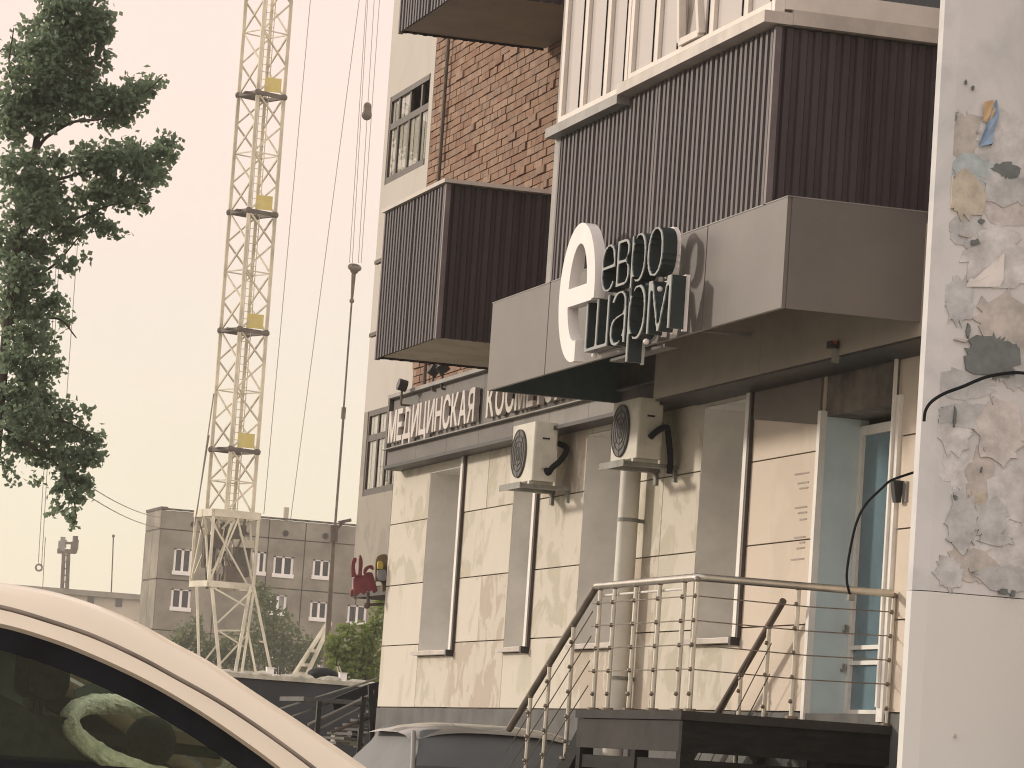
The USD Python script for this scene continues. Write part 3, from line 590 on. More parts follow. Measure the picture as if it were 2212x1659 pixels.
for i, (px, py, w, h, mk) in enumerate([(2095, 300, 90, 100, tp), (2175, 330, 120, 170, pp), (2100, 370, 90, 60, bp), (2170, 405, 100, 70, gp), (2175, 368, 60, 30, kp), (2085, 420, 80, 90, op), (2180, 460, 110, 60, rp),
        (2090, 500, 80, 70, gp), (2150, 560, 130, 120, pp), (2070, 650, 60, 90, gp), (2170, 700, 120, 130, tp), (2140, 770, 110, 80, kp), (2080, 830, 120, 60, gp), (2190, 790, 80, 90, gp), (2060, 930, 70, 90, pp), (2090, 900, 140, 50, gp), (2160, 930, 100, 120, rp),
        (2070, 1010, 70, 80, pp), (2120, 1030, 60, 110, tp), (2180, 1070, 90, 110, pp), (2110, 1085, 40, 40, op), (2140, 1120, 70, 80, gp), (2075, 1130, 60, 120, gp), (2180, 1180, 110, 90, pp), (2100, 1220, 120, 70, tp), (2050, 1240, 60, 60, gp), (2170, 1250, 120, 50, gp), (2150, 1165, 70, 25, gp)]):
    patch(px, py, w, h, mk, 100+i, .002+.00045*((i*5) % 28))
for i, (px, py, w, h) in enumerate([(2065, 240, 28, 14), (2062, 255, 10, 22), (2118, 478, 18, 16), (2085, 510, 40, 10), (2105, 525, 30, 22), (2090, 715, 14, 40), (2075, 735, 40, 12), (2085, 178, 6, 14), (2100, 190, 7, 16), (2112, 285, 10, 12), (2140, 310, 6, 14), (2118, 1015, 6, 18), (2125, 970, 8, 14), (2060, 900, 10, 70), (2062, 1075, 14, 14), (2095, 1230, 30, 20), (2185, 1283, 18, 24), (2165, 1278, 30, 18), (2062, 1590, 5, 10), (2040, 470, 10, 34)]):
    patch(px, py, w, h, kp if i % 3 else tp, 300+i, .0160+.0004*i, 'chipped_spot', .5)
def scrap(name, pts, mk, label, lift=.02):
    P = [atY(px, py, WY) for px, py in pts]; c = np.mean(P, 0); V = []
    for i, p in enumerate(P): V.append([p[0]-c[0], -.010-lift*(i % 2)-WY*0, p[2]-c[2]])
    V = np.array(V); n = len(V); V2 = np.vstack([V, V+[0, .002, 0]]); F = [[0, i, i+1] for i in range(1, n-1)]+[[n, n+i+1, n+i] for i in range(1, n-1)]
    for i in range(n): j = (i+1) % n; F += [[i, i+n, j], [j, i+n, j+n]]
    mm = trimesh.Trimesh(V2+[c[0], WY-.004, c[2]], np.array(F), process=False); obj(name, mm, mk, E_, label=label)
scrap('paper_scrap', [(2084, 620), (2093, 602), (2122, 607), (2130, 596), (2146, 592), (2152, 560), (2168, 545), (2165, 604), (2158, 620)], M['paper'], 'torn white paper corner', .004)
scrap('paper_scrap', [(2112, 318), (2122, 292), (2140, 262), (2146, 218), (2152, 216), (2154, 250), (2146, 285), (2138, 312)], M['paper_blue'], 'curled strip of blue paper')
scrap('paper_scrap', [(2122, 262), (2122, 222), (2144, 216), (2146, 240), (2136, 268)], M['paper_orange'], 'faded orange paper strip')
def cable(name, label, pts, Y, r):
    P = smooth_curve([atY(px, py, Y) for px, py in pts]); return tag(obj(name, path_tube(P, r, 8), M['rubber'], None, True), label, 'cable')
cable('black_cable', 'thick black cable arching off the edge of the peeling end wall', [(1996, 910), (1999, 888), (2012, 868), (2040, 850), (2080, 835), (2110, 822), (2140, 812), (2190, 805), (2230, 808)], WY-.06, .010)
hc = thing('hanging_cable', 'thin dark cable looping down over the clinic door', 'cable')
obj('cable', path_tube(smooth_curve([atY(px, py, 22.8) for px, py in [(1990, 1016), (1960, 1025), (1925, 1038), (1905, 1055), (1870, 1090), (1850, 1130), (1838, 1180), (1830, 1230), (1830, 1260), (1838, 1290)]]), .009, 7), M['rubber'], hc, smooth=True)
obj('plug', bx(*sum(([a-.02, a+.02] for a in atY(1838, 1291, 22.8)), [])), M['galv'], hc)
li = atX(1937, 1062, XC-.05); t = thing('wall_lamp', 'small dark wedge lamp fixed beside the clinic door frame', 'lamp', None, li)
obj('lamp_body', prism_y(Polygon([(-.04, .075), (.04, .075), (.022, -.075), (-.014, -.075)]), -.03, .03), M['dark'], t); obj('lamp_plate', bx(.03, .05, -.09, -.03, -.07, .07), M['ledge_grey'], t)

# ---------------------------------------------------------------- cars
NC = thing('sedan_car', 'cream white car close by, its curved roof pillar and dark side window in the foreground', 'car')
o_px = [(-260, 1232), (-120, 1240), (0, 1258), (110, 1277), (203, 1305), (298, 1345), (380, 1390), (454, 1430), (543, 1490), (664, 1570), (790, 1657), (900, 1735)]
d_px = [(-260, 1288), (-120, 1296), (0, 1312), (111, 1344), (203, 1376), (298, 1420), (372, 1460), (465, 1512), (558, 1573), (650, 1640), (740, 1710), (850, 1790)]
l_px = [(-260, 1328), (-120, 1336), (0, 1350), (111, 1382), (203, 1418), (298, 1462), (372, 1502), (450, 1550), (530, 1605), (600, 1657), (690, 1730), (800, 1815)]
def curve(px, Y): return smooth_curve([atY(a, b, Y) for a, b in px], 5)
YN, YF = 9.50, 11.16
Lc, Dc, Oc = curve(l_px, YN), curve(d_px, YN+.05), curve(o_px, YN+.17)
Ct = Oc.copy(); Ct[:, 1] = (YN+YF)/2; Ct[:, 2] += .035
def mir(c): c = c.copy(); c[:, 1] = YN+YF-c[:, 1]; return c
def loft(curves):
    n = len(curves[0]); V = np.vstack(curves); F = []
    for k in range(len(curves)-1):
        for i in range(n-1): a = k*n+i; F += [[a, a+1, a+1+n], [a, a+1+n, a+n]]
    return trimesh.Trimesh(V, np.array(F), process=False)
def mid(a, b, t, lift=0): c = a*(1-t)+b*t; c[:, 2] += lift; return c
hdr = int(len(Oc)*.40)
rail_n = [Lc+[0, .06, 0], Lc+[0, .012, -.006], Lc+[0, .0, .004], mid(Lc, Dc, .5, .004), Dc+[0, -.012, -.006]]
top_n = [Dc+[0, .004, .004], mid(Dc, Oc, .35, .010), mid(Dc, Oc, .7, .010), Oc]
obj('door_frame', loft(rail_n), M['car_cream'], NC, smooth=40)
obj('roof_rail', loft(top_n+[Oc+[0, .10, .002]]), M['car_cream'], NC, smooth=40)
obj('drip_moulding', [path_tube(Dc+[0, -.002, -.001], .009, 6)], M['steel_dark'], NC, smooth=True)
obj('door_frame', loft([mir(c) for c in rail_n][::-1]), M['car_cream'], NC, smooth=40)
obj('roof_rail', loft([mir(c) for c in top_n+[Oc+[0, .10, .002]]][::-1]), M['car_cream'], NC, smooth=40)
inn = Oc+[0, .10, .002]
obj('roof', loft([inn[:hdr], Ct[:hdr], mir(inn)[:hdr]]), M['car_cream'], NC, smooth=40)
obj('windscreen', loft([inn[hdr:], Ct[hdr:], mir(inn)[hdr:]]), M['car_glass'], NC, smooth=40)
obj('headliner', loft([Lc[:hdr]+[0, .08, -.01], Ct[:hdr]-[0, 0, .09], mir(Lc)[:hdr]-[0, .08, .01]]), M['seat'], NC)
belt = .98
x_end = Lc[-1][0]
def side_glass(Y, c, sgn):
    band = np.array([p-[0, 0, 0] for p in c]); up = [(p[0], p[2]) for p in band]
    poly = Polygon(up+[(x_end, belt), (up[0][0], belt)]).buffer(0)
    inner = poly.buffer(-.062)
    seal = poly.difference(inner)
    return poly, inner, seal
poly, inner, seal = side_glass(YN, Lc, 1)
obj('window_seal', prism_y(seal, YN+.012, YN+.03), M['rubber'], NC)
obj('side_window', prism_y(inner.buffer(.01), YN+.018, YN+.022), M['car_glass'], NC)
obj('window_seal', prism_y(seal, YF-.03, YF-.012), M['rubber'], NC)
obj('side_window', prism_y(inner.buffer(.01), YF-.022, YF-.018), M['car_glass2'], NC)
# lower body, bonnet and boot, wheels (below the frame)
xr, xf = Lc[0][0]-1.0, x_end+1.15
lower = Polygon([(xr, .30), (xr, .80), (xr+.25, .96), (Lc[0][0]-.1, belt+.01), (x_end+.1, belt+.005), (xf-.35, .84), (xf, .66), (xf, .28)])
arches = unary_union([Point(xr+.85, .31).buffer(.36), Point(xf-.85, .31).buffer(.36)])
obj('body', prism_y(lower.difference(arches).buffer(-.02).buffer(.02), YN-.03, YF+.03), M['car_cream'], NC)
obj('rear_quarter', [prism_y(Polygon([(Lc[0][0]-.75, belt), (Lc[0][0]-.05, Lc[0][2]), (Lc[0][0], Lc[0][2]), (Lc[0][0], belt)]), YN+.01, YN+.05), prism_y(Polygon([(Lc[0][0]-.75, belt), (Lc[0][0]-.05, Lc[0][2]), (Lc[0][0], Lc[0][2]), (Lc[0][0], belt)]), YF-.05, YF-.01)], M['car_cream'], NC)
obj('rear_window', loft([np.array([[Lc[0][0]-.75, y, belt], [Lc[0][0]-.02, y, Oc[0][2]]]) for y in (YN+.05, YF-.05)]), M['car_glass2'], NC)
for x in (xr+.85, xf-.85):
    for y in (YN+.02, YF-.2):
        w = trimesh.creation.cylinder(.31, .18, sections=28); w.apply_transform(trimesh.transformations.rotation_matrix(math.pi/2, [1, 0, 0])); w.apply_translation([x, y+.09, .31])
        wo = obj('wheel', w, M['rubber'], NC, smooth=40); r_ = trimesh.creation.cylinder(.2, .19, sections=20); r_.apply_transform(trimesh.transformations.rotation_matrix(math.pi/2, [1, 0, 0])); r_.apply_translation([x, y+.09, .31]); obj('rim', r_, M['galv'], wo, smooth=40)
# cabin
def rbox(x0, x1, y0, y1, z0, z1, r=.04):
    m = trimesh.creation.extrude_polygon(sbox(x0, z0, x1, z1).buffer(-r).buffer(r, 5), y1-y0); v = m.vertices.copy(); m.vertices = np.stack([v[:, 0], y1-v[:, 2], v[:, 1]], 1); return m
hx = atY(90, 1450, 10.0)
obj('headrest', [rbox(hx[0]-.055, hx[0]+.055, 9.86, 10.12, hx[2]-.075, hx[2]+.075, .04), tube((hx[0], 9.95, hx[2]-.2), (hx[0], 9.95, hx[2]-.06), .008), tube((hx[0], 10.05, hx[2]-.2), (hx[0], 10.05, hx[2]-.06), .008)], M['seat'], NC)
obj('seat_back', [rbox(hx[0]-.07, hx[0]+.09, 9.78, 10.22, .5, hx[2]-.12, .06)], M['seat'], NC)
obj('seat_cushion', [rbox(hx[0], hx[0]+.55, 9.78, 10.22, .42, .56, .05)], M['seat'], NC)
obj('dashboard', [prism_y(Polygon([(x_end-.55, .55), (x_end-.62, .85), (x_end-.5, 1.0), (x_end-.1, .985), (x_end-.05, .55)]), YN+.1, YF-.1)], M['seat'], NC)
sc2 = atY(325, 1602, 9.80); th = np.linspace(0, 2*math.pi, 41)
tilt = math.radians(66)
ringp = np.stack([sc2[0]+0.222*np.cos(th), sc2[1]+0.222*np.sin(th)*math.sin(tilt), sc2[2]+0.222*np.sin(th)*math.cos(tilt)-.03*np.cos(th)], 1)
rg = path_tube(ringp, .026, 12); rg = rg.subdivide(); rg.vertices += RNG.normal(0, .0022, rg.vertices.shape)
sw = obj('steering_wheel', rg, M['fur'], NC, smooth=True, label='steering wheel in a pale green fluffy cover')
obj('hub', [bar(sc2+[-.19, 0, -.0], sc2+[.19, 0, -.02], .045, .03), ball(sc2, .07, 2)], M['seat'], sw)
tr = [atY(px, py, 10.6) for px, py in [(-20, 1385), (60, 1378), (120, 1400), (140, 1420), (110, 1440), (60, 1430), (50, 1520), (60, 1560), (-20, 1520)]]
obj('rear_trim', prism_y(Polygon([(p[0], p[2]) for p in tr]), 10.59, 10.61), M['seat_mid'], NC)
tr = [atY(px, py, 10.7) for px, py in [(160, 1490), (220, 1465), (270, 1480), (330, 1515), (390, 1560), (330, 1545), (260, 1530), (165, 1530)]]
obj('door_trim', prism_y(Polygon([(p[0], p[2]) for p in tr]), 10.69, 10.71), M['seat_mid'], NC)
obj('pillar_trim', [prism_y(Polygon([(p[0], p[2]) for p in [atY(px, py, 9.7) for px, py in [(-60, 1470), (60, 1530), (130, 1590), (240, 1680), (-60, 1720)]]]), 9.69, 9.71)], M['seat'], NC)

PC = thing('parked_car', 'pale beige car parked tail towards us beside the clinic steps', 'car')
cx0, cyr = 8.50, 28.2
def ring_at(y, w, z0, z1, r, n=10):
    p = sbox(-w/2, z0, w/2, z1).buffer(-r).buffer(r, n); p = np.array(p.exterior.coords)[:-1]; return p
def cross_loft(stations, name, mk, smooth=40):
    V, n = [], None; rings = []
    for (y, w0, w1, z0, z1) in stations:
        t = np.linspace(0, math.pi, 15); top = [(w1/2*math.copysign(abs(math.cos(a))**.45, math.cos(a)), z1-(z1-z0)*.22*(1-abs(math.sin(a))**.45)) for a in t]
        pr = [(w0/2, z0)]+top+[(-w0/2, z0)]; rings.append([(cx0+x, y, z) for x, z in pr])
    n = len(rings[0]); V = np.array(sum(rings, [])); F = []
    for k in range(len(rings)-1):
        for i in range(n): j = (i+1) % n; F += [[k*n+i, k*n+j, (k+1)*n+j], [k*n+i, (k+1)*n+j, (k+1)*n+i]]
    for i in range(1, n-1): F += [[0, i+1, i], [(len(rings)-1)*n, (len(rings)-1)*n+i, (len(rings)-1)*n+i+1]]
    return obj(name, trimesh.Trimesh(V, np.array(F), process=False), mk, PC, smooth=smooth)
cross_loft([(cyr-.05, 1.60, 1.52, .35, .85), (cyr, 1.68, 1.60, .28, 1.02), (cyr+.35, 1.72, 1.66, .22, 1.08), (cyr+2.6, 1.72, 1.66, .22, 1.02), (cyr+3.6, 1.70, 1.6, .24, .88), (cyr+3.95, 1.55, 1.45, .32, .72)], 'body', M['car_pale'])
cross_loft([(cyr+.30, 1.62, 1.56, 1.03, 1.10), (cyr+.62, 1.62, 1.36, 1.03, 1.40), (cyr+.9, 1.62, 1.36, 1.03, 1.425), (cyr+1.9, 1.62, 1.36, 1.03, 1.425), (cyr+2.7, 1.62, 1.4, 1.0, 1.04)], 'cabin', M['car_glass2'])
rf = []
for y, z, w in ((cyr+.55, 1.385, 1.36), (cyr+.66, 1.44, 1.40), (cyr+.9, 1.46, 1.40), (cyr+1.4, 1.465, 1.40), (cyr+1.95, 1.45, 1.36)):
    rf.append(np.array([(cx0+w/2*t, y, z-.075*abs(t)**3.2) for t in np.linspace(-1.12, 1.12, 21)]))
obj('roof', loft(rf), M['car_pale'], PC, smooth=60)
for s in (-1, 1):
    obj('rear_pillar', path_tube([(cx0+s*.80, cyr+.28, 1.05), (cx0+s*.73, cyr+.60, 1.36)], .02, 8), M['car_pale'], PC, smooth=True)
    obj('tail_light', bx(cx0+s*.62, cx0+s*.80, cyr-.06, cyr+.1, .80, .98), M['red_sign'], PC)
    for y in (cyr+.75, cyr+3.2):
        w = trimesh.creation.cylinder(.3, .19, sections=24); w.apply_transform(trimesh.transformations.rotation_matrix(math.pi/2, [0, 1, 0])); w.apply_translation([cx0+s*.79, y, .30+.12]); obj('wheel', w, M['rubber'], PC, smooth=40)
obj('number_plate', bx(cx0-.26, cx0+.26, cyr-.075, cyr-.05, .62, .73), M['white'], PC)

# ---------------------------------------------------------------- tower crane
CYd = 165.0; cxm = 35.1
CR = thing('tower_crane', 'tall yellow lattice tower crane on a trestle base in front of the grey block', 'crane')
phi = math.radians(23.5); hw = .75
cor = [np.array([math.cos(phi)*a*hw-math.sin(phi)*b*hw+cxm, math.sin(phi)*a*hw+math.cos(phi)*b*hw+CYd]) for a, b in ((-1, -1), (1, -1), (1, 1), (-1, 1))]
def c3(k, z): return np.array([cor[k % 4][0], cor[k % 4][1], z])
ZB, ZT, SEC = 11.95, 37.2, 5.50
for k in range(4): obj('mast_post', bar(c3(k, ZB), c3(k, ZT), .15), M['yellow'], CR)
plat = [14.80+SEC*i for i in range(4)]
zs = [ZB]+plat+[ZT]
for i in range(len(zs)-1):
    z0, z1 = zs[i], zs[i+1]; np_ = 4 if z1-z0 > 5 else 2 if z1-z0 < 3.5 else 4
    for f in range(4):
        for j in range(np_):
            za, zb = z0+(z1-z0)*j/np_, z0+(z1-z0)*(j+1)/np_
            a, b = (f, f+1) if j % 2 == 0 else (f+1, f)
            obj('brace', bar(c3(a, za), c3(b, zb), .07), M['yellow'], CR)
        zm = (z0+z1)/2
        obj('ring_bar', bar(c3(f, zm), c3(f+1, zm), .055), M['yellow'], CR)
for z in plat:
    obj('platform', [bar(c3(f, z), c3(f+1, z), .2, .16) for f in range(4)]+[bx(cxm-.9, cxm+.1, CYd-.6, CYd+.7, z+.02, z+.07)], M['rust'], CR)
    obj('collar', [ball(c3(k, z), .17) for k in range(4)], M['rust'], CR)
    c = (c3(0, z)*.45+c3(1, z)*.55); obj('warning_plate', bx(c[0]-.42, c[0]+.36, c[1]-.16, c[1]-.12, z+.12, z+.78), M['yellow_plate'], CR)
lx, ly = cxm+.12, CYd-.1
obj('ladder', [tube((lx-.2, ly, ZB), (lx-.2, ly, ZT), .025, 5), tube((lx+.2, ly, ZB), (lx+.2, ly, ZT), .025, 5)]+[tube((lx-.2, ly, z), (lx+.2, ly, z), .016, 4) for z in np.arange(ZB+.2, ZT, .35)], M['yellow'], CR)
pw = 1.42
def sq(h, z, ph=math.radians(10), ce=(35.0, CYd)): return [np.array([ce[0]+math.cos(ph)*a*h-math.sin(ph)*b*h, ce[1]+math.sin(ph)*a*h+math.cos(ph)*b*h, z]) for a, b in ((-1, -1), (1, -1), (1, 1), (-1, 1))]
up, lo_, ft = sq(1.10, ZB-.12), sq(1.10, 8.6), sq(1.7, .6)
for k in range(4):
    obj('portal_beam', bar(up[k], up[(k+1) % 4], .22, .34), M['yellow2'], CR)
    obj('portal_beam', bar(lo_[k], lo_[(k+1) % 4], .16, .28), M['yellow2'], CR)
    obj('portal_post', bar(lo_[k], up[k], .12), M['yellow2'], CR)
    obj('brace', bar(lo_[k], (up[k]+up[(k+1) % 4])/2, .08), M['yellow2'], CR); obj('brace', bar(lo_[(k+1) % 4], (up[k]+up[(k+1) % 4])/2, .08), M['yellow2'], CR)
def Wc(px, py, dy=0): return atY(px, py, CYd+dy)
for a, b, w in (((457, 1262), (480, 1500), .2), ((541, 1265), (505, 1470), .2), ((425, 1268), (432, 1500), .16), ((548, 1268), (590, 1470), .16), ((548, 1275), (520, 1470), .15), ((532, 1345), (556, 1470), .12)):
    obj('leg', bar(Wc(*a, -1.2), Wc(*b, -1.6), w*.68), M['yellow2'], CR)
for a, b in (((462, 1270), (535, 1312)), ((470, 1345), (545, 1275)), ((468, 1360), (532, 1400)), ((470, 1440), (535, 1370)), ((440, 1430), (470, 1392)), ((475, 1362), (530, 1362)), ((560, 1385), (570, 1388)), ((455, 1120), (535, 1265)), ((545, 1270), (557, 1125)), ((515, 1120), (490, 1180)), ((475, 1215), (500, 1130))):
    obj('brace', bar(Wc(*a, -1.25), Wc(*b, -1.3), .075), M['yellow2'], CR)
g0_ = np.random.default_rng(5)
for i, (px, py, w, h, mk) in enumerate([(505, 1240, .9, .7, 'rust'), (470, 1165, .5, .8, 'rust'), (525, 1175, .9, .35, 'yellow2'), (520, 1215, .7, 1.3, 'joint'), (455, 1210, .3, 1.2, 'rust'), (445, 1190, .25, 1.5, 'joint'), (500, 1150, 1.2, .7, 'joint'), (490, 1205, .2, .9, 'yellow2')]):
    c = Wc(px, py, .2*i-.6); obj('winch_drum', bx(c[0]-w/2, c[0]+w/2, c[1]-.3, c[1]+.3, c[2]-h/2, c[2]+h/2), M[mk], CR)
for i in range(54):
    a = Wc(g0_.uniform(440, 530), g0_.uniform(1135, 1245), g0_.uniform(-.9, .9)); b = a+np.clip(g0_.normal(0, 1, 3), -1.2, 1.2)*[.28, .3, .6]
    obj('machine_bar', bar(a, b, g0_.uniform(.04, .12)), M[('rust', 'yellow', 'yellow2', 'joint')[i % 4]], CR)
obj('ballast', bx(cxm-2.0, cxm+2.6, CYd-1.6, CYd+1.6, .15, 1.4), M['paving'], CR)
obj('stay_rope', [tube(Wc(462, 850), Wc(425, 1110), .03, 5), tube(Wc(452, 940), Wc(420, 1135), .03, 5), tube(Wc(676, -60), Wc(570, 1110), .016, 5), tube(Wc(784, -60), Wc(628, 1120), .016, 5)], M['rope'], CR)
HK = thing('crane_hook', 'dark hook block hanging on paired steel ropes beside the brown balconies', 'crane hook')
for a, b in (((795, -60), (755, 568)), ((798, -60), (761, 568)), ((812, -60), (774, 568)), ((824, -60), (780, 568))): obj('rope', tube(Wc(*a), Wc(*b), .014, 5), M['rope'], HK)
c = Wc(793, 240); obj('pulley_weight', [ball(c+[0, 0, .24], .18, 2), ball(c-[0, 0, .20], .24, 2), bx(c[0]-.15, c[0]+.15, c[1]-.15, c[1]+.15, c[2]-.3, c[2]+.3)], M['rust'], HK, smooth=40)
c = Wc(766, 578); t_ = trimesh.creation.torus(.22, .11, major_sections=24, minor_sections=10); t_.apply_transform(trimesh.transformations.rotation_matrix(.5, [1, 0, 0])); t_.apply_translation(c)
obj('hook_block', [t_, ball(c-[0, 0, .12], .2, 2)], M['rust'], HK, smooth=40)
obj('sling', [path_tube([Wc(764, 592), Wc(760, 650)], [.11, .06], 8), tube(Wc(760, 648), Wc(742, 888), .045, 6), tube(Wc(743, 880), Wc(741, 905), .11, 8), tube(Wc(742, 900), Wc(722, 1160), .06, 6), ball(Wc(760, 650), .12)], M['rust'], HK)
TF = thing('inclined_trestle', 'pale yellow inclined trestle propped right of the crane base', 'trestle')
for a, b in (((632, 1462), (708, 1345)), ((658, 1468), (714, 1345)), ((640, 1455), (664, 1457)), ((652, 1436), (672, 1437)), ((670, 1405), (685, 1407))): obj('beam', bar(Wc(*a, -6), Wc(*b, -4), .14), M['yellow2'], TF)
LP = thing('street_lamp', 'dark street lamp post rising behind the garage roof, left of the clinic corner', 'street lamp')
obj('post', path_tube([atY(698, 1700, 110), atY(704, 1440, 110), atY(722, 1140, 110)], [.11, .095, .06], 10), M['rust'], LP, smooth=True)
obj('arm', tube(atY(722, 1150, 110), atY(738, 1131, 110), .04, 6), M['rust'], LP); c = atY(744, 1127, 110)
obj('lamp_head', bar(c-[.17, 0, .04], c+[.2, 0, .07], .14, .1), M['rust'], LP); obj('collar', tube(atY(720, 1170, 110), atY(722, 1135, 110), .14, 10), M['rust'], LP)

# ---------------------------------------------------------------- far buildings
FB = thing('panel_apartment_block', 'grey concrete panel apartment block behind the crane', 'apartment building')
FY = 200.0; jx = [38.72, 42.0, 44.85, 46.95, 50.1, 53.2, 56.3, 59.4, 62.5]; jz = [0, 1.9, 4.7, 7.5, 10.3, 13.05, 14.12]
fw = {}
def win(px0, px1, py0, py1): a, b = atY(px0, py0, FY), atY(px1, py1, FY); return (a[0], b[0], b[2], a[2])
WN = [win(377, 412, 1184, 1240), win(592, 632, 1200, 1246), win(677, 713, 1208, 1250), win(371, 410, 1271, 1318), win(583, 617, 1283, 1327), win(671, 706, 1298, 1340), win(752, 790, 1306, 1350), win(545, 572, 1190, 1240)]
for x in (51.2, 54.3): WN += [(x, x+1.3, 10.9, 12.1)]
for x in (40.0, 45.2, 47.6, 51.2, 54.3): WN += [(x, x+1.3, 5.3, 6.5), (x, x+1.3, 2.5, 3.7)]
for i in range(len(jx)-1):
    for j in range(len(jz)-1):
        p = sbox(jx[i]+.03, jz[j]+.03, jx[i+1]-.03, jz[j+1]-.03)
        for a, b, c, d in WN: p = p.difference(sbox(a, c, b, d))
        if p.is_empty: continue
        for g in (p.geoms if hasattr(p, 'geoms') else [p]): obj('wall_panel', prism_y(g, FY, FY+.15), M['panel_far'], FB)
obj('joint_backing', [bx(jx[0]+.02, jx[-1], FY+.45, FY+4.3, 0, 14.05), bx(jx[0]+.02, jx[-1], FY+.06, FY+.14, 0, .02)]+[bx(x-.05, x+.05, FY+.06, FY+.5, 0, 14.08) for x in jx[1:]]+[bx(jx[0]+.1, jx[-1], FY+.06, FY+.14, z-.05, z+.05) for z in jz[1:-1]], M['joint'], FB)
for a, b, c, d in WN:
    f = obj('window', [bx(a, a+.13, FY+.05, FY+.2, c, d), bx(b-.13, b, FY+.05, FY+.2, c, d), bx(a-.05, b+.05, FY-.06, FY+.2, c-.1, c+.12), bx(a, b, FY+.05, FY+.2, d-.08, d), bx((a+b)/2-.07, (a+b)/2+.07, FY+.05, FY+.2, c, d)], M['sign_white'], FB)
    obj('pane', bx(a+.09, (a+b)/2-.05, FY+.15, FY+.17, c+.1, d-.08), M['far_glass'], f); obj('pane', bx((a+b)/2+.05, b-.09, FY+.15, FY+.17, c+.1, d-.08), M['far_glass'] if RNG.random() < .6 else M['mug'], f)
side = [(FY, FY+2.1), (FY+2.15, FY+4.3)]
for j in range(len(jz)-1):
    for s0, s1 in side: obj('wall_panel', bx(jx[0], jx[0]+.02, s0+.02, s1, jz[j]+.05, jz[j+1]-.05+(.12 if j == 5 else 0)), M['panel_far'], FB)
obj('side_backing', bx(jx[0]+.021, jx[0]+.5, FY+.3, FY+4.3, 0, 14.05), M['joint'], FB)
obj('parapet_cap', [bx(jx[0]-.05, jx[0]+.35, FY-.04, FY+4.35, 14.13, 14.28), bx(jx[0]+.35, jx[-1], FY-.04, FY+.3, 14.13, 14.22)], M['joint'], FB)
for px, py in ((418, 1133), (507, 1150), (617, 1152), (703, 1158)):
    c = atY(px, py, FY); v = trimesh.creation.cylinder(.17, .04, sections=16); v.apply_transform(trimesh.transformations.rotation_matrix(math.pi/2, [1, 0, 0])); v.apply_translation([c[0], FY-.01, c[2]]); obj('vent', v, M['dark'], FB)
c = atY(628, 1108, FY); obj('chimney', bx(c[0]-.12, c[0]+.12, FY+1, FY+1.3, 14, 14.9), M['panel_far2'], FB)

LB = thing('low_far_block', 'long pale low block at the left horizon under the antenna mast', 'building')
LY = 330.0
ta, tb = atY(60, 1262, LY), atY(306, 1288, LY); zt3 = (ta[2]+tb[2])/2
obj('wall', [bx(ta[0]-25, tb[0]+6, LY, LY+14, 0, zt3-3.9), bx(ta[0]-25, tb[0]+6, LY, LY+14, zt3-2.35, zt3-.5)], M['panel_far2'], LB)
obj('pale_band', bx(ta[0]-25, tb[0]+6, LY-.05, LY+13.9, zt3-3.88, zt3-2.37), mat('pale_cream_band', (.62, .56, .44), .9, .06, .4), LB)
obj('roof_edge', bx(ta[0]-25.2, tb[0]+6.2, LY-.4, LY+14.2, zt3-.49, zt3), M['panel_far'], LB)
for px, py in ((196, 1295), (257, 1300)): c = atY(px, py, LY); obj('vent', bx(c[0]-.3, c[0]+.3, LY-.06, LY+.1, c[2]-.45, c[2]+.4), M['far_glass'], LB)
AM = thing('antenna_mast', 'twin leg rooftop antenna mast with panel aerials at the left horizon', 'antenna')
def Wl(px, py): return atY(px, py, LY+4)
for a, b in (((133, 1292), (138, 1190)), ((144, 1292), (148, 1190))): obj('leg', bar(Wl(*a), Wl(*b), .32), M['rust'], AM)
obj('cross_frame', [bar(Wl(124, 1190), Wl(164, 1192), .4), bar(Wl(130, 1172), Wl(162, 1174), .22)]+[bar(Wl(134, y), Wl(147, y-8), .1) for y in range(1205, 1280, 14)], M['rust'], AM)
for px, y0_, y1_, w_ in ((128, 1196, 1168, .3), (134, 1190, 1160, .42), (140, 1184, 1166, .2), (155, 1190, 1170, .25), (161, 1194, 1158, .42), (166, 1188, 1166, .2)): obj('panel_aerial', bar(Wl(px, y0_), Wl(px+2, y1_), w_), M['rust'] if px % 2 else M['galv'], AM)
RM = thing('thin_radio_mast', 'hair thin radio mast on the left horizon beside the grey block', 'antenna')
obj('mast', tube(Wl(240, 1290), Wl(245, 1160), .06, 6), M['rust'], RM); obj('tip', ball(Wl(245, 1158), .15), M['rust'], RM)
H2 = thing('distant_crane_hook', 'faint second hook on thin ropes left of the antenna mast', 'crane hook')
def Wd(px, py): return atY(px, py, 230)
obj('rope', [tube(Wd(122, 560), Wd(83, 1215), .022, 4), tube(Wd(128, 560), Wd(90, 1220), .022, 4), tube(Wd(168, 520), Wd(143, 870), .022, 4), tube(Wd(98, 1160), Wd(92, 1275), .022, 4)], M['rope'], H2)
c = Wd(84, 1226); t_ = trimesh.creation.torus(.2, .06, major_sections=18, minor_sections=6); t_.apply_transform(trimesh.transformations.rotation_matrix(math.pi/2, [1, 0, 0])); t_.apply_translation(c); obj('hook', t_, M['rope'], H2)
for i, (a, b, l) in enumerate((((150, 1020), (352, 1118), 'upper thin overhead wire running to the grey block roof'), ((140, 1035), (348, 1140), 'lower thin overhead wire running to the grey block roof'))):
    p, q = atY(*a, 120), atY(*b, 199); P = [p+(q-p)*t-[0, 0, 1.2*t*(1-t)] for t in np.linspace(0, 1, 12)]
    tag(obj('overhead_wire', path_tube(P, .02, 5), M['rope']), l, 'wire')

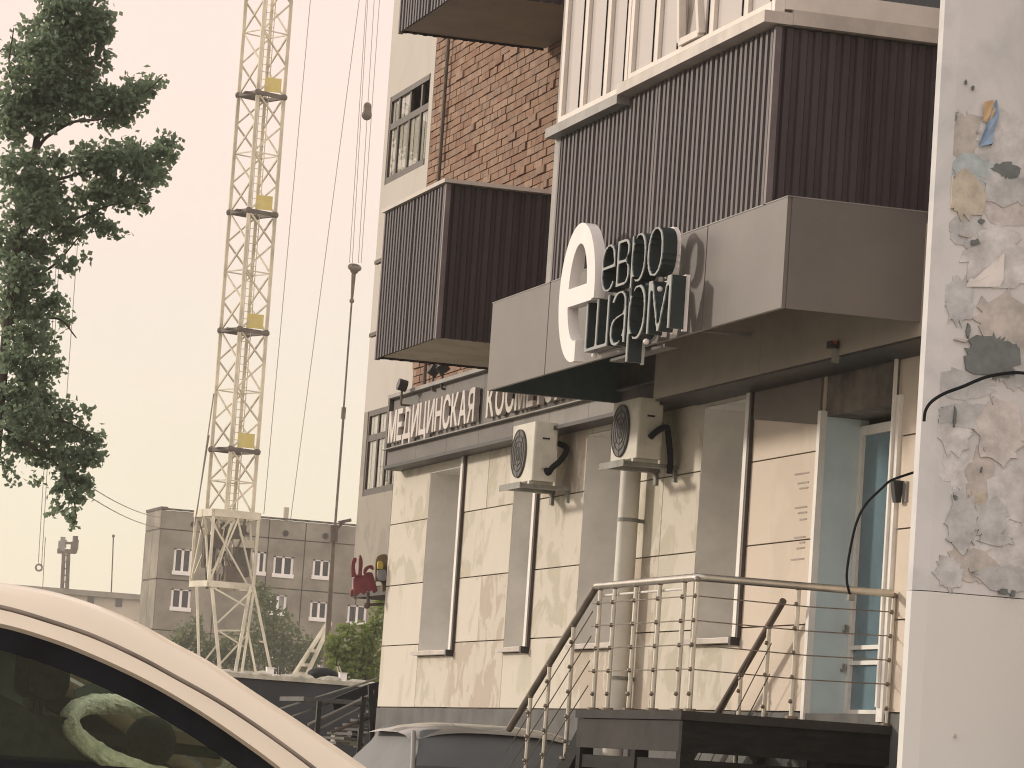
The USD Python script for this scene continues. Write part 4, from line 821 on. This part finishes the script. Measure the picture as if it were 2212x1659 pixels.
# ---------------------------------------------------------------- garage, porch stair, beer sign
GR = thing('dark_garage', 'low dark navy garage with a rubble strewn flat roof behind the cream car', 'garage')
GY = 60.0
g0, g1 = 11.0, 16.2
obj('wall', bx(g0, g1, GY+.05, GY+6, 0, 2.33), M['navy'], GR); obj('roof_edge', bx(g0-.05, g1+.05, GY, GY+6.05, 2.333, 2.40), M['rubble'], GR)
for i in range(26):
    x = RNG.uniform(12.6, 16.0); s = RNG.uniform(.04, .13); b = ball((0, 0, 0), 1, 1); b.vertices *= [s*1.6, s*1.3, s*.45]; b.vertices += RNG.normal(0, s*.08, b.vertices.shape); b.apply_translation([x, GY+RNG.uniform(.12, .8), 2.41]); obj('rubble', b, M['rubble'], GR)
for px, py in ((585, 1450), (742, 1468)):
    c = atY(px, py, GY+.05); t = thing('white_block', 'small white block on the garage roof, '+('left one near the crane leg' if px < 600 else 'right one near the porch stair'), 'block', None, (c[0], GY+.12, 2.40))
    obj('block', bx(-.06, .06, -.05, .05, 0, .13), M['sign_white'], t); obj('block_cap', bx(-.066, .066, -.056, .056, .131, .145), M['white'], t)
TP = thing('black_roof_bundle', 'black tarpaulin bundle lying on the garage roof', 'tarpaulin', None, (0, 0, 0))
p, q = atY(672, 1449, GY+1), atY(735, 1452, GY+1)
bb = trimesh.creation.icosphere(3, 1.0); bb.vertices *= [(q[0]-p[0])/2*1.05, .35, .12]; bb.vertices += meshkit.noise(bb.vertices*4)[:, None]*.03 if hasattr(meshkit, 'noise') else 0; bb.apply_translation([(p[0]+q[0])/2, GY+1.2, 2.50]); obj('tarpaulin', bb, M['rubber'], TP, smooth=True)
obj('strap', [tube(atY(728, 1440, GY+.8), atY(733, 1460, GY+.8), .012, 5), tube(atY(733, 1440, GY+.8), atY(739, 1460, GY+.8), .012, 5)], M['ledge'], TP)
PS_ = thing('porch_stair', 'dark metal porch stair with sloping rails beyond the clinic corner', 'stair')
PY = 41.0
def Wp(px, py, dy=0): return atY(px, py, PY+dy)
for a, b, r, dy, mk in (((600, 1533), (815, 1466), .014, 0, 'galv'), ((632, 1547), (815, 1484), .012, .1, 'galv'), ((665, 1566), (825, 1490), .02, -.4, 'galv'), ((690, 1575), (825, 1505), .015, -.4, 'galv'), ((715, 1582), (825, 1540), .02, -.4, 'rust')):
    obj('rail', tube(Wp(*a, dy), Wp(*b, dy), r, 6), M[mk], PS_)
for a, b in (((785, 1505), (772, 1660)), ((813, 1490), (805, 1660)), ((800, 1480), (806, 1700)), ((690, 1515), (684, 1590))): obj('post', bar(Wp(*a, -.45), Wp(*b, -.45), .05), M['dark'], PS_)
pts = [Wp(*p, .05) for p in ((716, 1510), (790, 1480), (826, 1470), (826, 1500), (790, 1512), (722, 1535))]
obj('side_panel', prism_y(Polygon([(p[0], p[2]) for p in pts]), PY+.04, PY+.07), M['navy'], PS_)
p0_, p1_ = Wp(690, 1600, .5), Wp(826, 1525, .5)
for i in range(8):
    x = p0_[0]+(p1_[0]-p0_[0])*i/8; z = p0_[2]+(p1_[2]-p0_[2])*i/8; obj('step', bx(x, x+.16, PY-.3, PY+.9, z-.03, z), M['dark_grey'], PS_)
obj('landing', bx(p1_[0], XW-.05, PY-.3, PY+.9, p1_[2]-.02, p1_[2]+.03), M['dark_grey'], PS_)
for (px, py, w, h, mk) in ((750, 1600, .35, .10, 'rubble'), (800, 1612, .35, .05, 'rubble'), (765, 1590, .12, .12, 'navy'), (800, 1545, .18, .03, 'ledge_grey'), (808, 1580, .2, .06, 'dark')):
    c = Wp(px, py, 1.0); obj('tread_clutter', bx(c[0]-w/2, c[0]+w/2, c[1]-.1, c[1]+.1, c[2]-h/2, c[2]+h/2), M[mk], PS_)

BS = thing('beer_bar_sign', 'dark red crayfish shaped sign with a beer mug board on a stem', 'sign')
SY = 37.25
def Ws(x, y): return atY((1300+x/4.1475)/1.82278, (2100+y/4.1475)/1.82278, SY)
def sh(name, pts, mk, dy=0, t=.06):
    P = smooth_curve([Ws(*p) for p in pts+[pts[0]]], 3); poly = Polygon([(p[0], p[2]) for p in P]).buffer(0)
    if poly.geom_type != 'Polygon': poly = max(poly.geoms, key=lambda g: g.area)
    return obj(name, prism_y(poly, SY+dy*.6, SY+dy*.6+t*.6), M[mk], BS)
sh('crayfish_body', [(385, 740), (450, 680), (540, 690), (600, 640), (680, 640), (710, 700), (735, 800), (775, 930), (720, 975), (690, 930), (640, 955), (600, 940), (560, 1000), (500, 965), (430, 1020), (400, 930), (385, 860)], 'red_sign')
sh('claw', [(350, 720), (340, 560), (360, 430), (400, 395), (430, 430), (400, 520), (410, 640), (430, 700)], 'red_sign', -.03)
sh('claw', [(450, 700), (465, 560), (470, 400), (485, 350), (520, 420), (525, 520), (510, 640), (520, 700)], 'red_sign', -.03)
sh('claw', [(540, 640), (560, 570), (620, 525), (690, 530), (700, 600), (640, 570), (590, 620), (570, 680)], 'red_sign', -.04)
sh('tail', [(330, 1030), (335, 940), (370, 920), (395, 970), (370, 1030)], 'red_sign', -.02)
sh('mug_board', [(745, 860), (750, 480), (790, 370), (900, 340), (945, 400), (935, 700), (910, 930), (860, 930), (850, 800), (760, 790)], 'wood', .02)
sh('beer', [(765, 580), (768, 480), (810, 450), (850, 490), (845, 585)], 'beer', -.06)
sh('mug', [(765, 600), (895, 600), (890, 770), (770, 750)], 'mug', -.05)
obj('stem', [tube(Ws(620, 960), Ws(620, 1180), .018, 8), tube(Ws(405, 1000), Ws(410, 1080), .008, 6), ball(Ws(600, 1180), .035), bar(Ws(560, 1170), Ws(1000, 1150), .03)], M['rust'], BS)

# ---------------------------------------------------------------- trees and bushes
def leaf_quads(C, size, g, flat=.5):
    n = len(C); a = g.normal(size=(n, 3)); a /= np.linalg.norm(a, axis=1)[:, None]; b = np.cross(a, g.normal(size=(n, 3))); b /= np.linalg.norm(b, axis=1)[:, None]
    L = size*(.7+.6*g.random(n))[:, None]; w = L*.42; nrm = np.cross(a, b)
    V = np.stack([C-a*L*.5, C+b*w+a*L*.05+nrm*L*.08, C+a*L*.5, C-b*w+a*L*.05+nrm*L*.08], 1).reshape(-1, 3); i = np.arange(n)*4
    F = np.stack([np.stack([i, i+1, i+2], 1), np.stack([i, i+2, i+3], 1)], 1).reshape(-1, 3); return V, F
g = np.random.default_rng(11); TY = 45.0
PT = thing('poplar_tree', 'dark leafy poplar tree cut by the left edge, before the pale sky', 'tree')
trunk_px = [(-60, 1800), (-48, 1500), (-28, 1200), (-8, 960), (14, 720), (36, 540), (56, 435), (72, 345), (92, 240), (125, 130), (150, 20), (165, -90)]
TP_ = smooth_curve([atY(a, b, TY) for a, b in trunk_px], 4); obj('trunk', path_tube(TP_, np.linspace(.085, .022, len(TP_)), 10), M['bark'], PT, smooth=True)
limbs = [[(70, 345), (92, 305), (118, 285), (160, 263), (215, 256), (275, 225), (325, 190), (352, 165)], [(52, 455), (100, 400), (170, 375), (250, 350), (320, 325), (378, 318)], [(40, 540), (95, 500), (170, 470), (250, 440), (320, 440)], [(22, 690), (80, 690), (130, 690), (165, 730)],
         [(10, 850), (60, 860), (120, 900), (180, 930), (225, 955)], [(5, 920), (60, 960), (120, 1000), (155, 1060), (165, 1120)], [(95, 230), (160, 190), (210, 130), (235, 60)], [(80, 300), (50, 230), (20, 150), (30, 60)], [(60, 420), (20, 380), (-30, 360)], [(30, 620), (90, 590), (130, 560), (180, 500)]]
for L_ in limbs:
    P = smooth_curve([atY(a, b, TY+g.uniform(-.3, .3)*(k > 0)) for k, (a, b) in enumerate(L_)], 4); obj('limb', path_tube(P, np.linspace(.026, .007, len(P)), 6), M['bark'], PT, smooth=True)
blobs = [(150, 10, 70, 45), (130, 60, 75, 45), (175, 100, 55, 45), (205, 45, 40, 50), (95, 110, 50, 40), (60, 150, 55, 55), (140, 160, 65, 50), (55, 210, 60, 55), (125, 220, 60, 40), (195, 190, 45, 55), (25, 260, 45, 60), (90, 265, 40, 35),
         (228, 75, 18, 20), (232, 130, 16, 16), (45, 60, 6, 10), (30, 100, 22, 14), (225, 225, 50, 34), (270, 215, 45, 36), (300, 190, 32, 28), (330, 185, 18, 18), (350, 170, 8, 12), (230, 262, 40, 12), (275, 245, 25, 20), (190, 232, 28, 16),
         (130, 340, 40, 22), (190, 350, 50, 34), (250, 350, 60, 42), (310, 335, 45, 36), (352, 325, 32, 28), (375, 318, 10, 14), (310, 385, 42, 28), (250, 400, 50, 28), (345, 372, 25, 22), (200, 420, 48, 28), (260, 430, 30, 24), (300, 425, 22, 20), (320, 440, 14, 12),
         (40, 370, 55, 40), (90, 400, 50, 45), (60, 450, 70, 50), (120, 455, 50, 40), (150, 500, 40, 24), (210, 480, 30, 22), (240, 500, 28, 14), (40, 520, 55, 45), (95, 540, 40, 30), (30, 590, 45, 45), (80, 610, 38, 30), (140, 580, 26, 12), (175, 555, 10, 10),
         (30, 660, 45, 45), (80, 665, 34, 30), (120, 660, 24, 24), (140, 690, 14, 18), (50, 720, 48, 40), (105, 740, 30, 24), (30, 780, 42, 40), (80, 800, 38, 32), (120, 790, 20, 14), (35, 850, 48, 38), (90, 860, 40, 30), (50, 910, 60, 40), (120, 890, 36, 24), (150, 885, 16, 16), (185, 890, 12, 10),
         (110, 930, 45, 32), (165, 935, 30, 26), (205, 950, 20, 22), (215, 975, 10, 8), (40, 960, 45, 26), (90, 985, 36, 28), (140, 985, 40, 30), (185, 1000, 28, 22), (150, 1035, 32, 26), (185, 1050, 20, 16), (120, 1050, 20, 16), (160, 1080, 18, 22), (118, 1090, 14, 12), (160, 1115, 10, 22), (105, 1110, 6, 8), (75, 1040, 10, 8), (20, 1000, 22, 12), (22, 1035, 10, 10), (200, 1070, 6, 6)]
C = []; kpx = TY/7954.8*1.05
for (bx_, by_, rx_, ry_) in blobs:
    rx_, ry_ = rx_*1.05, ry_*1.05
    n = max(2, int(rx_*ry_*3.14/66)); c0 = atY(bx_, by_, TY); dep = g.uniform(-.25, .25)
    for _ in range(n):
        u = g.normal(size=3); u /= np.linalg.norm(u); u *= g.random()**.45
        cc = c0+np.array([u[0]*rx_*kpx, dep+u[1]*min(rx_, ry_)*kpx*1.2, u[2]*ry_*kpx]); m_ = g.integers(3, 7)
        C.append(cc+g.normal(0, .042, (m_, 3)))
C = np.vstack(C); size = .078
proj_ok = np.array([0 < proj(c)[0] < 2212 and 0 < proj(c)[1] < 1659 for c in C])
idx = np.where(proj_ok)[0]; near = idx[np.argsort(C[idx, 1])[:300]]; mask = np.zeros(len(C), bool); mask[near] = True
V, F = leaf_quads(C[~mask], size, g); obj('foliage', trimesh.Trimesh(V, F, process=False), M['leaf'], PT, kind='stuff')
for c in C[mask]:
    V, F = leaf_quads(c[None], size, g); obj('leaf', trimesh.Trimesh(V, F, process=False), M['leaf'], PT)
def bush(name, label, cat, pxs, Y, leaf, mk, dens, group=None):
    t = thing(name, label, cat, group); C = []; k = Y/7954.8; base = []
    for (bx_, by_, rx_, ry_) in pxs:
        n = int(rx_*ry_*3.14*k*k/(leaf*leaf)*dens); c0 = atY(bx_, by_, Y); base.append(c0)
        u = g.normal(size=(n, 3)); u /= np.linalg.norm(u, axis=1)[:, None]; u *= (g.random(n)**.4)[:, None]; u += g.normal(0, .10, u.shape)
        C.append(c0+u*[rx_*k, rx_*k*.8, ry_*k])
    C = np.vstack(C); V, F = leaf_quads(C, leaf, g); obj('foliage', trimesh.Trimesh(V, F, process=False), M[mk], t, kind='stuff')
    b0 = np.mean(base, 0); P0 = [b0[0], Y, 0]
    obj('trunk', path_tube([P0, b0], [.12, .05], 8), M['bark'], t, smooth=True)
    for c in base[:6]: obj('limb', path_tube([np.array([b0[0], Y, b0[2]*.35]), c], [.07, .025], 6), M['bark'], t, smooth=True)
bush('green_bush', 'bright green round bush left of the clinic corner, behind the garage', 'bush', [(760, 1400, 48, 42), (800, 1420, 40, 46), (735, 1430, 38, 34), (720, 1395, 22, 30), (790, 1370, 40, 30), (815, 1345, 22, 40), (765, 1450, 60, 40), (745, 1360, 20, 22), (822, 1300, 12, 34), (800, 1480, 60, 40)], 85.0, .13, 'bush', 7)
bush('young_birch_tree', 'loose dark green tree behind the right legs of the crane', 'tree', [(570, 1300, 30, 40), (590, 1340, 45, 40), (620, 1380, 50, 40), (560, 1380, 45, 45), (600, 1420, 60, 40), (640, 1420, 50, 35), (560, 1270, 14, 22), (670, 1420, 35, 40), (690, 1400, 25, 30)], 182.0, .20, 'bush_dark', 5)
bush('dark_bush', 'dark green bush behind the left legs of the crane', 'bush', [(400, 1380, 36, 36), (430, 1400, 40, 40), (470, 1410, 40, 36), (505, 1400, 34, 44), (385, 1400, 30, 26), (425, 1350, 18, 26), (480, 1430, 50, 26), (530, 1420, 36, 36)], 184.0, .20, 'bush_dark', 5)

# thin evening haze round the whole scene
HZ = usdkit.material(stage, '/World/Looks/evening_haze', {'v': ('principled_volume', {'color': (.93, .90, .84), 'density': .0006, 'anisotropy': .3})}, [], volume='v.volume')
tag(obj('haze', bx(-905, 905, -205, 1505, -1.5, 45), HZ), 'thin warm evening haze', None, None, 'stuff')
